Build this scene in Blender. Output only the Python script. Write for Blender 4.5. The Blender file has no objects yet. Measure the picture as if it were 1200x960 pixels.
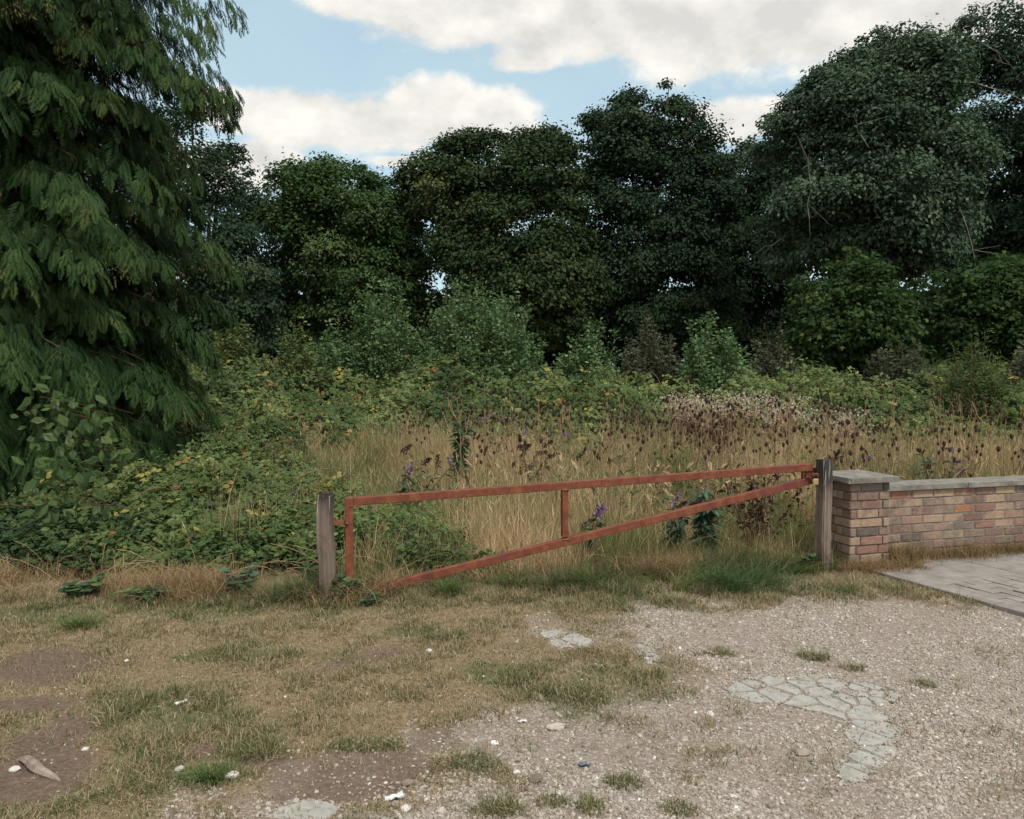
import bpy, bmesh, math, random
import numpy as np
from mathutils import Vector, Matrix

R = math.radians
rng = np.random.default_rng(7)
random.seed(7)
scene = bpy.context.scene
col = scene.collection

# ------------------------------------------------------------------ camera
FPX, EYE, HOR = 924.0, 1.60, 440.0          # focal length in pixels of a 1200 px wide frame, eye height, horizon row
PITCH = math.atan((480.0 - HOR) / FPX)
cam_d = bpy.data.cameras.new('camera'); cam = bpy.data.objects.new('camera', cam_d); col.objects.link(cam)
cam.location = (0, 0, EYE); cam.rotation_euler = (math.pi / 2 - PITCH, 0, 0)
cam_d.lens = FPX / 1200 * 36; cam_d.clip_end = 4000; cam_d.clip_start = 0.05
scene.camera = cam
SUN_EL, SUN_AZ = 56.0, 150.0                # degrees; azimuth measured clockwise from +Y (the view direction)
SKY_STRENGTH, CLOUD_STRENGTH = 0.15, 0.76
scene.view_settings.view_transform = 'Standard'
scene.view_settings.look = 'None'
scene.view_settings.gamma = 1.0
scene.view_settings.use_curve_mapping = False
scene.view_settings.exposure = 0.48
scene.render.engine = 'CYCLES'
scene.cycles.use_denoising = True
scene.cycles.max_bounces = 6
scene.cycles.diffuse_bounces = 3
scene.cycles.glossy_bounces = 2
scene.cycles.transmission_bounces = 3

sun_d = bpy.data.lights.new('sun', 'SUN'); sun = bpy.data.objects.new('sun', sun_d); col.objects.link(sun)
sun_d.energy = 2.0; sun_d.angle = R(9); sun_d.color = (1.0, 0.95, 0.87)
_sd = Vector((math.sin(R(SUN_AZ)) * math.cos(R(SUN_EL)), math.cos(R(SUN_AZ)) * math.cos(R(SUN_EL)), math.sin(R(SUN_EL))))
sun.rotation_euler = _sd.to_track_quat('Z', 'Y').to_euler()
sun.location = _sd * 60


def ray(px, py):
    """direction (x, 1, z) per metre of distance along the view for a pixel of the 1200x960 picture"""
    v = Vector(((px - 600) / FPX, 1.0, -(py - 480) / FPX))
    c, s = math.cos(PITCH), math.sin(PITCH)
    w = Vector((v.x, v.y * c + v.z * s, -v.y * s + v.z * c))
    return w / w.y


def at(px, py, d):                # the point at distance d (metres along +Y)
    r = ray(px, py); return Vector((r.x * d, d, EYE + r.z * d))


def gp(px, py, z=0.0):            # the point on the ground
    r = ray(px, py); t = (z - EYE) / r.z
    return Vector((r.x * t, t, z))


# ------------------------------------------------------------------ sky
world = bpy.data.worlds.new('World'); scene.world = world; world.use_nodes = True
nt = world.node_tree; nt.nodes.clear()


def N(tree, t, **kw):
    n = tree.nodes.new(t)
    for k, v in kw.items():
        setattr(n, k, v)
    return n


def mth(tree, op, a, b=None, c=None, clamp=False):
    n = tree.nodes.new('ShaderNodeMath'); n.operation = op; n.use_clamp = clamp
    for i, v in enumerate((a, b, c)):
        if v is None: continue
        if isinstance(v, (int, float)): n.inputs[i].default_value = v
        else: tree.links.new(v, n.inputs[i])
    return n.outputs[0]


def build_sky():
    L = nt.links.new
    out = N(nt, 'ShaderNodeOutputWorld')
    sky = N(nt, 'ShaderNodeTexSky'); sky.sky_type = 'NISHITA'; sky.sun_disc = False
    sky.sun_elevation = R(SUN_EL); sky.sun_rotation = R(SUN_AZ)
    sky.air_density = 1.0; sky.dust_density = 1.6; sky.ozone_density = 1.0
    bg = N(nt, 'ShaderNodeBackground'); bg.inputs['Strength'].default_value = SKY_STRENGTH
    L(sky.outputs[0], bg.inputs['Color'])
    tc = N(nt, 'ShaderNodeTexCoord')
    sx = N(nt, 'ShaderNodeSeparateXYZ'); L(tc.outputs['Generated'], sx.inputs[0])
    az = mth(nt, 'ARCTAN2', sx.outputs[0], sx.outputs[1])
    el = mth(nt, 'ARCSINE', sx.outputs[2])
    cv = N(nt, 'ShaderNodeCombineXYZ'); L(az, cv.inputs[0]); L(mth(nt, 'MULTIPLY', el, 1.5), cv.inputs[1])

    def noise(scale, detail, rough, off=0.0, dy=0.0):
        n = N(nt, 'ShaderNodeTexNoise'); n.noise_dimensions = '3D'
        n.inputs['Scale'].default_value = scale; n.inputs['Detail'].default_value = detail
        n.inputs['Roughness'].default_value = rough
        mp = N(nt, 'ShaderNodeMapping'); mp.inputs['Location'].default_value = (off, off * .7 + dy, off * 1.3)
        L(cv.outputs[0], mp.inputs[0]); L(mp.outputs[0], n.inputs['Vector'])
        return n.outputs['Fac']
    # cumulus heaps: direction (azimuth, elevation) and angular size of each heap
    heaps = [(440, 3, 100, 22), (560, 16, 150, 36), (700, 28, 170, 46), (830, 36, 150, 52), (930, 22, 160, 56), (1060, 20, 150, 44),
             (1150, 20, 120, 50), (620, 70, 50, 16), (760, -60, 500, 60),
             (300, 133, 80, 24), (370, 140, 90, 33), (440, 148, 100, 34), (500, 132, 62, 38), (528, 122, 46, 30), (585, 133, 55, 32), (560, 152, 90, 26),
             (850, 143, 62, 25), (885, 138, 40, 22), (820, 132, 30, 12),
             (308, 188, 46, 23), (260, 200, 70, 30), (480, 190, 60, 8)]
    f = None
    for (px, py, rx, ry) in heaps:
        d = ray(px, py).normalized()
        a0, e0 = math.atan2(d.x, d.y), math.asin(d.z)
        u = mth(nt, 'MULTIPLY', mth(nt, 'SUBTRACT', az, a0), FPX / rx)
        v = mth(nt, 'MULTIPLY', mth(nt, 'SUBTRACT', el, e0), FPX / ry)
        q = mth(nt, 'ADD', mth(nt, 'MULTIPLY', u, u), mth(nt, 'MULTIPLY', v, v))
        g = mth(nt, 'SUBTRACT', 1.0, mth(nt, 'SQRT', q))
        f = g if f is None else mth(nt, 'SMOOTH_MAX', f, g, 0.12)
    # the rest of the sky, away from the heaps above: broken cloud
    wide = mth(nt, 'MULTIPLY', mth(nt, 'SUBTRACT', noise(3.2, 3, .5, 4.2), .42), 4.0)
    away = mth(nt, 'MAXIMUM', mth(nt, 'SUBTRACT', el, .52), mth(nt, 'SUBTRACT', mth(nt, 'ABSOLUTE', az), .72))
    away = mth(nt, 'MULTIPLY', away, 8.0, clamp=True)
    wide = mth(nt, 'ADD', wide, mth(nt, 'MULTIPLY', mth(nt, 'SUBTRACT', away, 1.0), 6.0))
    f = mth(nt, 'MAXIMUM', f, wide)
    n1 = noise(9.0, 10, .56, 1.7)
    n2 = noise(34.0, 8, .6, 8.1)
    e = mth(nt, 'ADD', f, mth(nt, 'MULTIPLY', mth(nt, 'SUBTRACT', n1, .5), 1.25))
    e = mth(nt, 'ADD', e, mth(nt, 'MULTIPLY', mth(nt, 'SUBTRACT', n2, .5), .55))
    mr = N(nt, 'ShaderNodeMapRange'); mr.interpolation_type = 'SMOOTHSTEP'
    mr.inputs['From Min'].default_value = -.10; mr.inputs['From Max'].default_value = .34
    L(e, mr.inputs['Value'])
    # body: brighter towards the thin sunlit rims and billows, greyer where the cloud is thick
    n3 = noise(6.0, 6, .55, 3.3)
    n1u = noise(9.0, 10, .56, 1.7, .045)
    rim = mth(nt, 'SUBTRACT', 1.0, mth(nt, 'MULTIPLY', e, .9), clamp=True)
    body = mth(nt, 'ADD', mth(nt, 'MULTIPLY', n3, .55), mth(nt, 'MULTIPLY', mth(nt, 'SUBTRACT', n1, n1u), 1.5))
    body = mth(nt, 'ADD', mth(nt, 'ADD', body, mth(nt, 'MULTIPLY', rim, .22)), mth(nt, 'MULTIPLY', n2, .18))
    br = N(nt, 'ShaderNodeValToRGB')
    br.color_ramp.elements[0].position = .25; br.color_ramp.elements[0].color = (.70, .685, .65, 1)
    br.color_ramp.elements[1].position = .70; br.color_ramp.elements[1].color = (.99, .955, .88, 1)
    L(body, br.inputs[0])
    veil = N(nt, 'ShaderNodeBackground'); veil.inputs['Color'].default_value = (.46, .60, .62, 1); veil.inputs['Strength'].default_value = .92
    vm = N(nt, 'ShaderNodeMixShader'); L(mth(nt, 'ADD', .50, mth(nt, 'MULTIPLY', n3, .35)), vm.inputs[0]); L(bg.outputs[0], vm.inputs[1]); L(veil.outputs[0], vm.inputs[2])
    bc = N(nt, 'ShaderNodeBackground'); bc.inputs['Strength'].default_value = CLOUD_STRENGTH
    L(br.outputs[0], bc.inputs['Color'])
    mx = N(nt, 'ShaderNodeMixShader')
    L(mth(nt, 'MULTIPLY', mr.outputs[0], .96), mx.inputs[0]); L(vm.outputs[0], mx.inputs[1]); L(bc.outputs[0], mx.inputs[2])
    L(mx.outputs[0], out.inputs['Surface'])


build_sky()

# ------------------------------------------------------------------ numeric helpers
_lat = np.random.default_rng(11).random((256, 256))


def vnoise(x, y):
    x = np.asarray(x, float); y = np.asarray(y, float)
    xi = np.floor(x).astype(int); yi = np.floor(y).astype(int)
    fx = x - xi; fy = y - yi
    fx = fx * fx * (3 - 2 * fx); fy = fy * fy * (3 - 2 * fy)
    a = _lat[xi & 255, yi & 255]; b = _lat[(xi + 1) & 255, yi & 255]
    c = _lat[xi & 255, (yi + 1) & 255]; d = _lat[(xi + 1) & 255, (yi + 1) & 255]
    return (a * (1 - fx) + b * fx) * (1 - fy) + (c * (1 - fx) + d * fx) * fy


def fbm(x, y, oct=4, off=0.0):
    s = 0; amp = .5; tot = 0
    for i in range(oct):
        s = s + amp * vnoise(x * 2 ** i + off + 17.3 * i, y * 2 ** i + off * 1.7 + 9.1 * i); tot += amp; amp *= .5
    return s / tot


def sdist(x, y, poly):
    """signed distance to a polygon in the ground plane, positive inside"""
    P = np.asarray(poly, float)
    best = np.full(np.shape(x), 1e9); inside = np.zeros(np.shape(x), bool)
    for i in range(len(P)):
        a = P[i]; b = P[(i + 1) % len(P)]
        ab = b - a
        t = np.clip(((x - a[0]) * ab[0] + (y - a[1]) * ab[1]) / (ab @ ab + 1e-12), 0, 1)
        dd = np.hypot(x - a[0] - t * ab[0], y - a[1] - t * ab[1]); best = np.minimum(best, dd)
        cr = ((a[1] > y) != (b[1] > y)) & (x < (b[0] - a[0]) * (y - a[1]) / (b[1] - a[1] + 1e-12) + a[0])
        inside ^= cr
    return np.where(inside, best, -best)


def sstep(a, b, x):
    t = np.clip((x - a) / (b - a), 0, 1); return t * t * (3 - 2 * t)


def unit(v):
    return v / np.maximum(np.linalg.norm(v, axis=-1, keepdims=True), 1e-9)


def rand_dirs(n):
    return unit(rng.normal(size=(n, 3)))


def frames(d, nrm):
    """columns: side, direction, normal"""
    d = unit(d); s = unit(np.cross(d, nrm)); n = np.cross(s, d)
    return np.stack([s, d, n], axis=-1)


class Acc:
    def __init__(self):
        self.v = []; self.f = {}; self.t = []; self.n = 0; self.smooth = False

    def add(self, v, faces, tint=0.5, mat=0):
        v = np.asarray(v, np.float32).reshape(-1, 3)
        t = np.broadcast_to(np.asarray(tint, np.float32), (len(v),))
        for fa in (faces if isinstance(faces, (list, tuple)) else [faces]):
            fa = np.asarray(fa, np.int64)
            if fa.size:
                self.f.setdefault((fa.shape[1], mat), []).append(fa + self.n)
        self.v.append(v); self.t.append(t); self.n += len(v)

    def scatter(self, proto, pos, rot=None, scale=1.0, tint=0.5, mat=0):
        pv, pf = proto
        pos = np.asarray(pos, float); n = len(pos)
        if n == 0: return
        k = len(pv)
        sc = np.asarray(scale, float)
        if sc.ndim == 0: sc = np.full((n, 1), sc)
        elif sc.ndim == 1: sc = sc[:, None]
        loc = pv[None] * sc[:, None, :]
        if rot is not None: loc = np.einsum('nij,nkj->nki', rot, loc)
        v = loc + pos[:, None, :]
        base = (np.arange(n) * k)[:, None, None]
        faces = [(fa[None] + base).reshape(-1, fa.shape[1]) for fa in (pf if isinstance(pf, (list, tuple)) else [pf])]
        tt = np.repeat(np.broadcast_to(np.asarray(tint, float), (n,)), k)
        self.add(v.reshape(-1, 3), faces, tt, mat)

    def mesh(self, name, mats):
        me = bpy.data.meshes.new(name)
        v = np.concatenate(self.v); me.vertices.add(len(v)); me.vertices.foreach_set('co', v.ravel())
        li, ls, mi = [], [], []
        for (k, m), fl in self.f.items():
            fa = np.concatenate(fl); li.append(fa.ravel()); ls.append(np.full(len(fa), k)); mi.append(np.full(len(fa), m))
        li = np.concatenate(li).astype(np.int32); ls = np.concatenate(ls); mi = np.concatenate(mi).astype(np.int32)
        me.loops.add(len(li)); me.loops.foreach_set('vertex_index', li)
        me.polygons.add(len(ls)); me.polygons.foreach_set('loop_start', (np.cumsum(ls) - ls).astype(np.int32))
        me.polygons.foreach_set('material_index', mi)
        me.polygons.foreach_set('use_smooth', np.full(len(ls), self.smooth))
        a = me.attributes.new('tint', 'FLOAT', 'POINT'); a.data.foreach_set('value', np.concatenate(self.t).astype(np.float32))
        for m in (mats if isinstance(mats, (list, tuple)) else [mats]): me.materials.append(m)
        me.update(calc_edges=True); me.validate()
        return me

    def build(self, name, mats, parent=None, loc=None):
        o = bpy.data.objects.new(name, self.mesh(name, mats)); col.objects.link(o)
        if parent is not None: o.parent = parent
        if loc is not None: o.location = loc
        return o


def tag(o, label=None, cat=None, group=None, kind=None):
    if label: o['label'] = label
    if cat: o['category'] = cat
    if group: o['group'] = group
    if kind: o['kind'] = kind
    return o


def empty(name, loc, label, cat, group=None, rz=0.0):
    o = bpy.data.objects.new(name, None); col.objects.link(o); o.location = loc; o.rotation_euler = (0, 0, rz); o.empty_display_size = .1
    return tag(o, label, cat, group)


def tube(acc, pts, radii, ns=6, tint=.5, mat=0):
    pts = np.asarray(pts, float); radii = np.broadcast_to(np.asarray(radii, float), (len(pts),))
    tang = unit(np.gradient(pts, axis=0))
    ref = np.where(np.abs(tang[:, 2:3]) > .9, np.array([[1., 0, 0]]), np.array([[0., 0, 1]]))
    s = unit(np.cross(tang, ref)); b = np.cross(s, tang)
    an = np.linspace(0, 2 * np.pi, ns, endpoint=False)
    ring = pts[:, None] + radii[:, None, None] * (np.cos(an)[None, :, None] * s[:, None] + np.sin(an)[None, :, None] * b[:, None])
    m = len(pts); q = []
    for i in range(m - 1):
        for j in range(ns):
            q.append((i * ns + j, i * ns + (j + 1) % ns, (i + 1) * ns + (j + 1) % ns, (i + 1) * ns + j))
    acc.add(ring.reshape(-1, 3), [np.array(q), np.array([list(range((m - 1) * ns, m * ns))])], tint, mat)


def chamfer_box(c=.06):
    """unit box (-.5 .. .5) with chamfered edges as a prototype"""
    bm = bmesh.new(); bmesh.ops.create_cube(bm, size=1.0)
    bmesh.ops.bevel(bm, geom=bm.edges[:] , offset=c, segments=1, affect='EDGES', profile=.5)
    bm.verts.index_update()
    v = np.array([x.co[:] for x in bm.verts]); d = {}
    for f in bm.faces: d.setdefault(len(f.verts), []).append([x.index for x in f.verts])
    bm.free()
    return v, [np.array(x) for x in d.values()]


def box_between(acc, a, b, w, h, c=.004, tint=.5, mat=0, up=(0, 0, 1), segs=1):
    """square bar from a to b with slightly rounded edges"""
    a = np.array(a, float); b = np.array(b, float); L = np.linalg.norm(b - a)
    y = (b - a) / L; x = unit(np.cross(y, np.array(up, float))); z = np.cross(x, y)
    bm = bmesh.new(); bmesh.ops.create_cube(bm, size=1.0)
    for v in bm.verts: v.co = Vector((v.co.x * w, v.co.y * L, v.co.z * h))
    bmesh.ops.bevel(bm, geom=bm.edges[:], offset=c, segments=2, affect='EDGES', profile=.5)
    bm.verts.index_update()
    V = np.array([q.co[:] for q in bm.verts]); d = {}
    for f in bm.faces: d.setdefault(len(f.verts), []).append([q.index for q in f.verts])
    bm.free()
    M = np.stack([x, y, z], axis=-1)
    acc.add(V @ M.T + (a + b) / 2, [np.array(q) for q in d.values()], tint, mat)


# ------------------------------------------------------------------ materials
def ramp(tree, fac, stops, interp='LINEAR'):
    r = tree.nodes.new('ShaderNodeValToRGB'); r.color_ramp.interpolation = interp
    while len(r.color_ramp.elements) < len(stops): r.color_ramp.elements.new(.5)
    for e, (p, c) in zip(r.color_ramp.elements, stops):
        e.position = p; e.color = (*c, 1)
    tree.links.new(fac, r.inputs[0]); return r.outputs[0]


def new_mat(name):
    m = bpy.data.materials.new(name); m.use_nodes = True
    t = m.node_tree; t.nodes.clear()
    out = t.nodes.new('ShaderNodeOutputMaterial'); b = t.nodes.new('ShaderNodeBsdfPrincipled')
    t.links.new(b.outputs[0], out.inputs['Surface'])
    return m, t, b, out


def leaf_mat(name, stops, trans=.22, rough=.7, spec=.12, sheen=1.25):
    m, t, b, out = new_mat(name)
    a = t.nodes.new('ShaderNodeAttribute'); a.attribute_name = 'tint'
    c = ramp(t, a.outputs['Fac'], stops)
    t.links.new(c, b.inputs['Base Color']); b.inputs['Roughness'].default_value = rough
    b.inputs['Specular IOR Level'].default_value = spec
    tr = t.nodes.new('ShaderNodeBsdfTranslucent')
    g = t.nodes.new('ShaderNodeHueSaturation'); g.inputs['Value'].default_value = sheen; g.inputs['Saturation'].default_value = 1.1
    g.inputs['Hue'].default_value = .49
    t.links.new(c, g.inputs['Color']); t.links.new(g.outputs[0], tr.inputs['Color'])
    mx = t.nodes.new('ShaderNodeMixShader'); mx.inputs[0].default_value = trans
    t.links.new(b.outputs[0], mx.inputs[1]); t.links.new(tr.outputs[0], mx.inputs[2]); t.links.new(mx.outputs[0], out.inputs['Surface'])
    return m


def noise_node(t, scale, detail=5, rough=.6, coord='Object', stretch=(1, 1, 1)):
    tc = t.nodes.new('ShaderNodeTexCoord'); mp = t.nodes.new('ShaderNodeMapping'); mp.inputs['Scale'].default_value = stretch
    n = t.nodes.new('ShaderNodeTexNoise'); n.inputs['Scale'].default_value = scale; n.inputs['Detail'].default_value = detail
    n.inputs['Roughness'].default_value = rough
    t.links.new(tc.outputs[coord], mp.inputs[0]); t.links.new(mp.outputs[0], n.inputs['Vector'])
    return n.outputs['Fac']


def mixc(t, fac, a, b, blend='MIX'):
    n = t.nodes.new('ShaderNodeMix'); n.data_type = 'RGBA'; n.blend_type = blend
    for s, v in ((0, fac), (6, a), (7, b)):
        if isinstance(v, (int, float)): n.inputs[s].default_value = v
        elif isinstance(v, tuple): n.inputs[s].default_value = (*v, 1)
        else: t.links.new(v, n.inputs[s])
    return n.outputs[2]


def bump(t, b, h, strength=.3, dist=.01):
    n = t.nodes.new('ShaderNodeBump'); n.inputs['Strength'].default_value = strength; n.inputs['Distance'].default_value = dist
    t.links.new(h, n.inputs['Height']); t.links.new(n.outputs[0], b.inputs['Normal'])


def attr(t, name):
    a = t.nodes.new('ShaderNodeAttribute'); a.attribute_name = name; return a.outputs['Fac']


def bark_mat(name, c0, c1):
    m, t, b, o = new_mat(name)
    n = noise_node(t, 6, 6, .65, stretch=(1, 1, .25))
    t.links.new(ramp(t, n, [(.3, c0), (.7, c1)]), b.inputs['Base Color']); b.inputs['Roughness'].default_value = .9
    bump(t, b, n, .6, .03)
    return m


def wood_mat():
    m, t, b, o = new_mat('weathered_timber')
    n = noise_node(t, 30, 6, .6, stretch=(1, 1, .06)); n2 = noise_node(t, 9, 5, .6, stretch=(1, 1, .5))
    c = ramp(t, n, [(.25, (.075, .052, .040)), (.5, (.17, .128, .102)), (.75, (.27, .22, .18))])
    tc = t.nodes.new('ShaderNodeTexCoord'); s = t.nodes.new('ShaderNodeSeparateXYZ'); t.links.new(tc.outputs['Object'], s.inputs[0])
    # tarred, sooty head of the post: its own stain with a ragged edge
    top = mth(t, 'ADD', mth(t, 'MULTIPLY', mth(t, 'SUBTRACT', s.outputs[2], .58), 5.0), mth(t, 'MULTIPLY', mth(t, 'SUBTRACT', n2, .5), 2.4), clamp=True)
    c = mixc(t, mth(t, 'MULTIPLY', top, .92), c, (.03, .026, .026))
    drip = noise_node(t, 38, 3, .5, stretch=(1, 1, .05))
    d = mth(t, 'MULTIPLY', mth(t, 'SUBTRACT', drip, .62), 14, clamp=True)
    d = mth(t, 'MULTIPLY', d, mth(t, 'MULTIPLY', mth(t, 'SUBTRACT', s.outputs[2], .42), 4.0, clamp=True))
    c = mixc(t, mth(t, 'MULTIPLY', d, .8), c, (.5, .5, .47))
    t.links.new(c, b.inputs['Base Color']); b.inputs['Roughness'].default_value = .85
    bump(t, b, n, .5, .008)
    return m


def rust_mat():
    m, t, b, o = new_mat('faded_red_oxide_paint')
    n = noise_node(t, 14, 6, .65); n2 = noise_node(t, 90, 4, .6); n3 = noise_node(t, 3.1, 4, .6)
    c = ramp(t, n, [(.28, (.115, .032, .018)), (.5, (.19, .055, .028)), (.72, (.25, .10, .05))])
    c = mixc(t, mth(t, 'MULTIPLY', mth(t, 'SUBTRACT', n2, .56), 7, clamp=True), c, (.085, .032, .024))
    n4 = noise_node(t, 30, 6, .7)
    c = mixc(t, mth(t, 'MULTIPLY', mth(t, 'MULTIPLY', mth(t, 'SUBTRACT', n4, .57), 9, clamp=True), .7), c, (.22, .105, .055))
    c = mixc(t, mth(t, 'MULTIPLY', mth(t, 'SUBTRACT', n3, .56), 5, clamp=True), c, (.13, .036, .034))
    t.links.new(c, b.inputs['Base Color']); b.inputs['Roughness'].default_value = .62; b.inputs['Specular IOR Level'].default_value = .35
    bump(t, b, n2, .15, .003)
    return m


def brick_mat():
    m, t, b, o = new_mat('mixed_stock_brick')
    a = attr(t, 'tint')
    c = ramp(t, a, [(0, (.09, .075, .07)), (.12, (.21, .125, .10)), (.24, (.30, .145, .11)), (.36, (.25, .18, .14)), (.48, (.42, .29, .205)), (.58, (.44, .165, .075)),
                    (.68, (.34, .22, .165)), (.8, (.44, .34, .2)), (.9, (.165, .155, .15)), (1, (.30, .25, .205))], 'CONSTANT')
    n = noise_node(t, 22, 6, .7); n2 = noise_node(t, 5, 5, .6)
    c = mixc(t, .30, c, ramp(t, n, [(.3, (.11, .083, .065)), (.55, (.28, .21, .155)), (.75, (.43, .345, .27))]))
    n3 = noise_node(t, 11, 8, .75); n4 = noise_node(t, 2.2, 6, .65); n5 = noise_node(t, 48, 5, .7)
    c = mixc(t, mth(t, 'MULTIPLY', mth(t, 'SUBTRACT', n2, .53), 5, clamp=True), c, (.15, .115, .095))
    c = mixc(t, mth(t, 'MULTIPLY', mth(t, 'MULTIPLY', mth(t, 'SUBTRACT', n3, .52), 6, clamp=True), .75), c, (.35, .265, .19))
    c = mixc(t, mth(t, 'MULTIPLY', mth(t, 'MULTIPLY', mth(t, 'SUBTRACT', n4, .52), 7, clamp=True), .6), c, (.085, .07, .06))
    c = mixc(t, mth(t, 'MULTIPLY', mth(t, 'MULTIPLY', mth(t, 'SUBTRACT', n5, .6), 8, clamp=True), .8), c, (.07, .055, .05))
    tc = t.nodes.new('ShaderNodeTexCoord'); sx = t.nodes.new('ShaderNodeSeparateXYZ'); t.links.new(tc.outputs['Object'], sx.inputs[0])
    foot = mth(t, 'MULTIPLY', mth(t, 'SUBTRACT', mth(t, 'MULTIPLY', n3, .42), sx.outputs[2]), 6, clamp=True)
    c = mixc(t, mth(t, 'MULTIPLY', foot, .55), c, (.17, .12, .085))      # rain-splashed earth on the lowest courses
    t.links.new(c, b.inputs['Base Color']); b.inputs['Roughness'].default_value = .95; bump(t, b, mth(t, 'ADD', n, n5), .8, .008)
    return m


def simple_mat(name, stops, scale=12, rough=.85, bs=.3, bd=.005, spec=.3, metal=0.0, detail=6):
    m, t, b, o = new_mat(name)
    n = noise_node(t, scale, detail, .65)
    t.links.new(ramp(t, n, stops), b.inputs['Base Color']); b.inputs['Roughness'].default_value = rough
    b.inputs['Specular IOR Level'].default_value = spec; b.inputs['Metallic'].default_value = metal
    bump(t, b, n, bs, bd)
    return m


def tint_mat(name, stops, rough=.85, scale=60):
    m, t, b, o = new_mat(name)
    n = noise_node(t, scale, 4, .6)
    c = ramp(t, attr(t, 'tint'), stops)
    c = mixc(t, .35, c, ramp(t, n, [(.3, (.3, .28, .26)), (.7, (.75, .73, .7))]), 'OVERLAY')
    t.links.new(c, b.inputs['Base Color']); b.inputs['Roughness'].default_value = rough; b.inputs['Specular IOR Level'].default_value = .25
    return m


M_conifer = leaf_mat('conifer_foliage', [(0, (.011, .026, .009)), (.45, (.022, .050, .015)), (.78, (.046, .086, .024)), (.90, (.075, .105, .032)), (.95, (.16, .125, .055)), (1, (.22, .165, .075))], .10, .65, .12)
M_tree = [leaf_mat('lime_green_tree_leaf', [(0, (.026, .056, .022)), (.6, (.052, .098, .034)), (1, (.105, .150, .050))], .14),
          leaf_mat('dark_tree_leaf', [(0, (.018, .040, .022)), (.6, (.035, .066, .034)), (1, (.070, .098, .045))], .12),
          leaf_mat('olive_tree_leaf', [(0, (.022, .044, .020)), (.6, (.042, .074, .030)), (1, (.115, .125, .042))], .14),
          leaf_mat('ash_grey_leaf', [(0, (.034, .066, .040)), (.6, (.070, .116, .068)), (1, (.155, .205, .14))], .12)]
M_sycamore = leaf_mat('sycamore_leaf', [(0, (.020, .045, .016)), (.6, (.042, .082, .024)), (1, (.105, .155, .040))], .25)
M_willow = leaf_mat('sallow_leaf', [(0, (.065, .125, .052)), (.6, (.13, .215, .092)), (1, (.235, .32, .17))], .18)
M_greyshrub = leaf_mat('greyish_shrub_leaf', [(0, (.055, .068, .042)), (.6, (.10, .115, .070)), (1, (.18, .17, .12))], .18)
M_bramble = leaf_mat('bramble_leaf', [(0, (.045, .075, .026)), (.45, (.10, .145, .046)), (.75, (.175, .22, .085)), (.9, (.26, .28, .10)), (.955, (.36, .30, .08)), (1, (.23, .11, .045))], .24, .6, .2)
M_nettle = leaf_mat('weed_leaf', [(0, (.022, .055, .026)), (.5, (.045, .10, .042)), (1, (.11, .18, .05))], .22, .5, .3)
M_herb = leaf_mat('herb_leaf', [(0, (.030, .056, .024)), (.35, (.058, .10, .038)), (.65, (.11, .17, .055)), (.9, (.21, .25, .085)), (1, (.30, .26, .09))], .24, .65, .15)
M_dock = leaf_mat('bluish_weed_leaf', [(0, (.034, .072, .040)), (1, (.095, .15, .085))], .2, .5, .3)
M_hazel = leaf_mat('hazel_leaf', [(0, (.03, .062, .018)), (1, (.085, .135, .036))], .3, .5, .3)
M_straw = leaf_mat('dry_meadow_grass', [(0, (.08, .13, .042)), (.22, (.19, .21, .08)), (.4, (.38, .30, .16)), (.7, (.68, .50, .30)), (1, (.78, .61, .41))], .25, .7, .15)
M_dead = leaf_mat('dead_matted_grass', [(0, (.055, .09, .032)), (.25, (.10, .12, .05)), (.4, (.19, .135, .07)), (.7, (.34, .235, .125)), (1, (.50, .385, .24))], .25, .75, .1)
M_lawn = leaf_mat('short_grass_blades', [(0, (.06, .10, .033)), (.3, (.12, .15, .052)), (.5, (.26, .21, .12)), (.75, (.39, .31, .195)), (1, (.54, .455, .32))], .22, .7, .15)
M_lush = leaf_mat('lush_grass_blades', [(0, (.062, .118, .042)), (.5, (.10, .16, .048)), (.85, (.14, .18, .055)), (1, (.30, .25, .13))], .25, .6, .25)
M_brown = tint_mat('dead_seed_head', [(0, (.028, .017, .013)), (1, (.085, .048, .034))], .95)
M_stem = tint_mat('dead_stem', [(0, (.16, .10, .06)), (1, (.38, .28, .17))], .9)
M_purple = tint_mat('purple_blossom', [(0, (.12, .07, .12)), (.6, (.22, .145, .26)), (1, (.36, .28, .37))], .8)
M_fluff = leaf_mat('thistle_down', [(0, (.40, .32, .24)), (1, (.66, .59, .48))], .3, .9, .1)
M_twig = tint_mat('bare_twig', [(0, (.11, .105, .095)), (1, (.22, .21, .19))], .9)
M_bark = bark_mat('tree_bark', (.035, .030, .025), (.10, .088, .075))
M_redbark = bark_mat('conifer_bark', (.045, .026, .018), (.12, .07, .048))
M_cane = tint_mat('bramble_cane', [(0, (.12, .05, .04)), (1, (.24, .16, .10))], .8)
M_wood = wood_mat(); M_rust = rust_mat(); M_brick = brick_mat()
M_mortar = simple_mat('old_mortar', [(.3, (.12, .105, .09)), (.7, (.27, .24, .21))], 25)
M_coping = simple_mat('weathered_concrete_coping', [(.25, (.085, .08, .07)), (.5, (.21, .195, .17)), (.8, (.33, .31, .275))], 9, .9, .4, .006)
M_conc = simple_mat('cracked_concrete', [(.25, (.23, .22, .197)), (.5, (.36, .347, .318)), (.78, (.435, .42, .388))], 14, .9, .5, .006, detail=10)
M_slab = simple_mat('paving_slab_concrete', [(.25, (.17, .152, .135)), (.55, (.275, .25, .225)), (.8, (.35, .322, .292))], 7, .9, .35, .004, detail=9)
M_brass = simple_mat('brass', [(.3, (.50, .36, .14)), (.7, (.72, .58, .30))], 30, .38, .1, .001, .5, .7)
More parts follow.
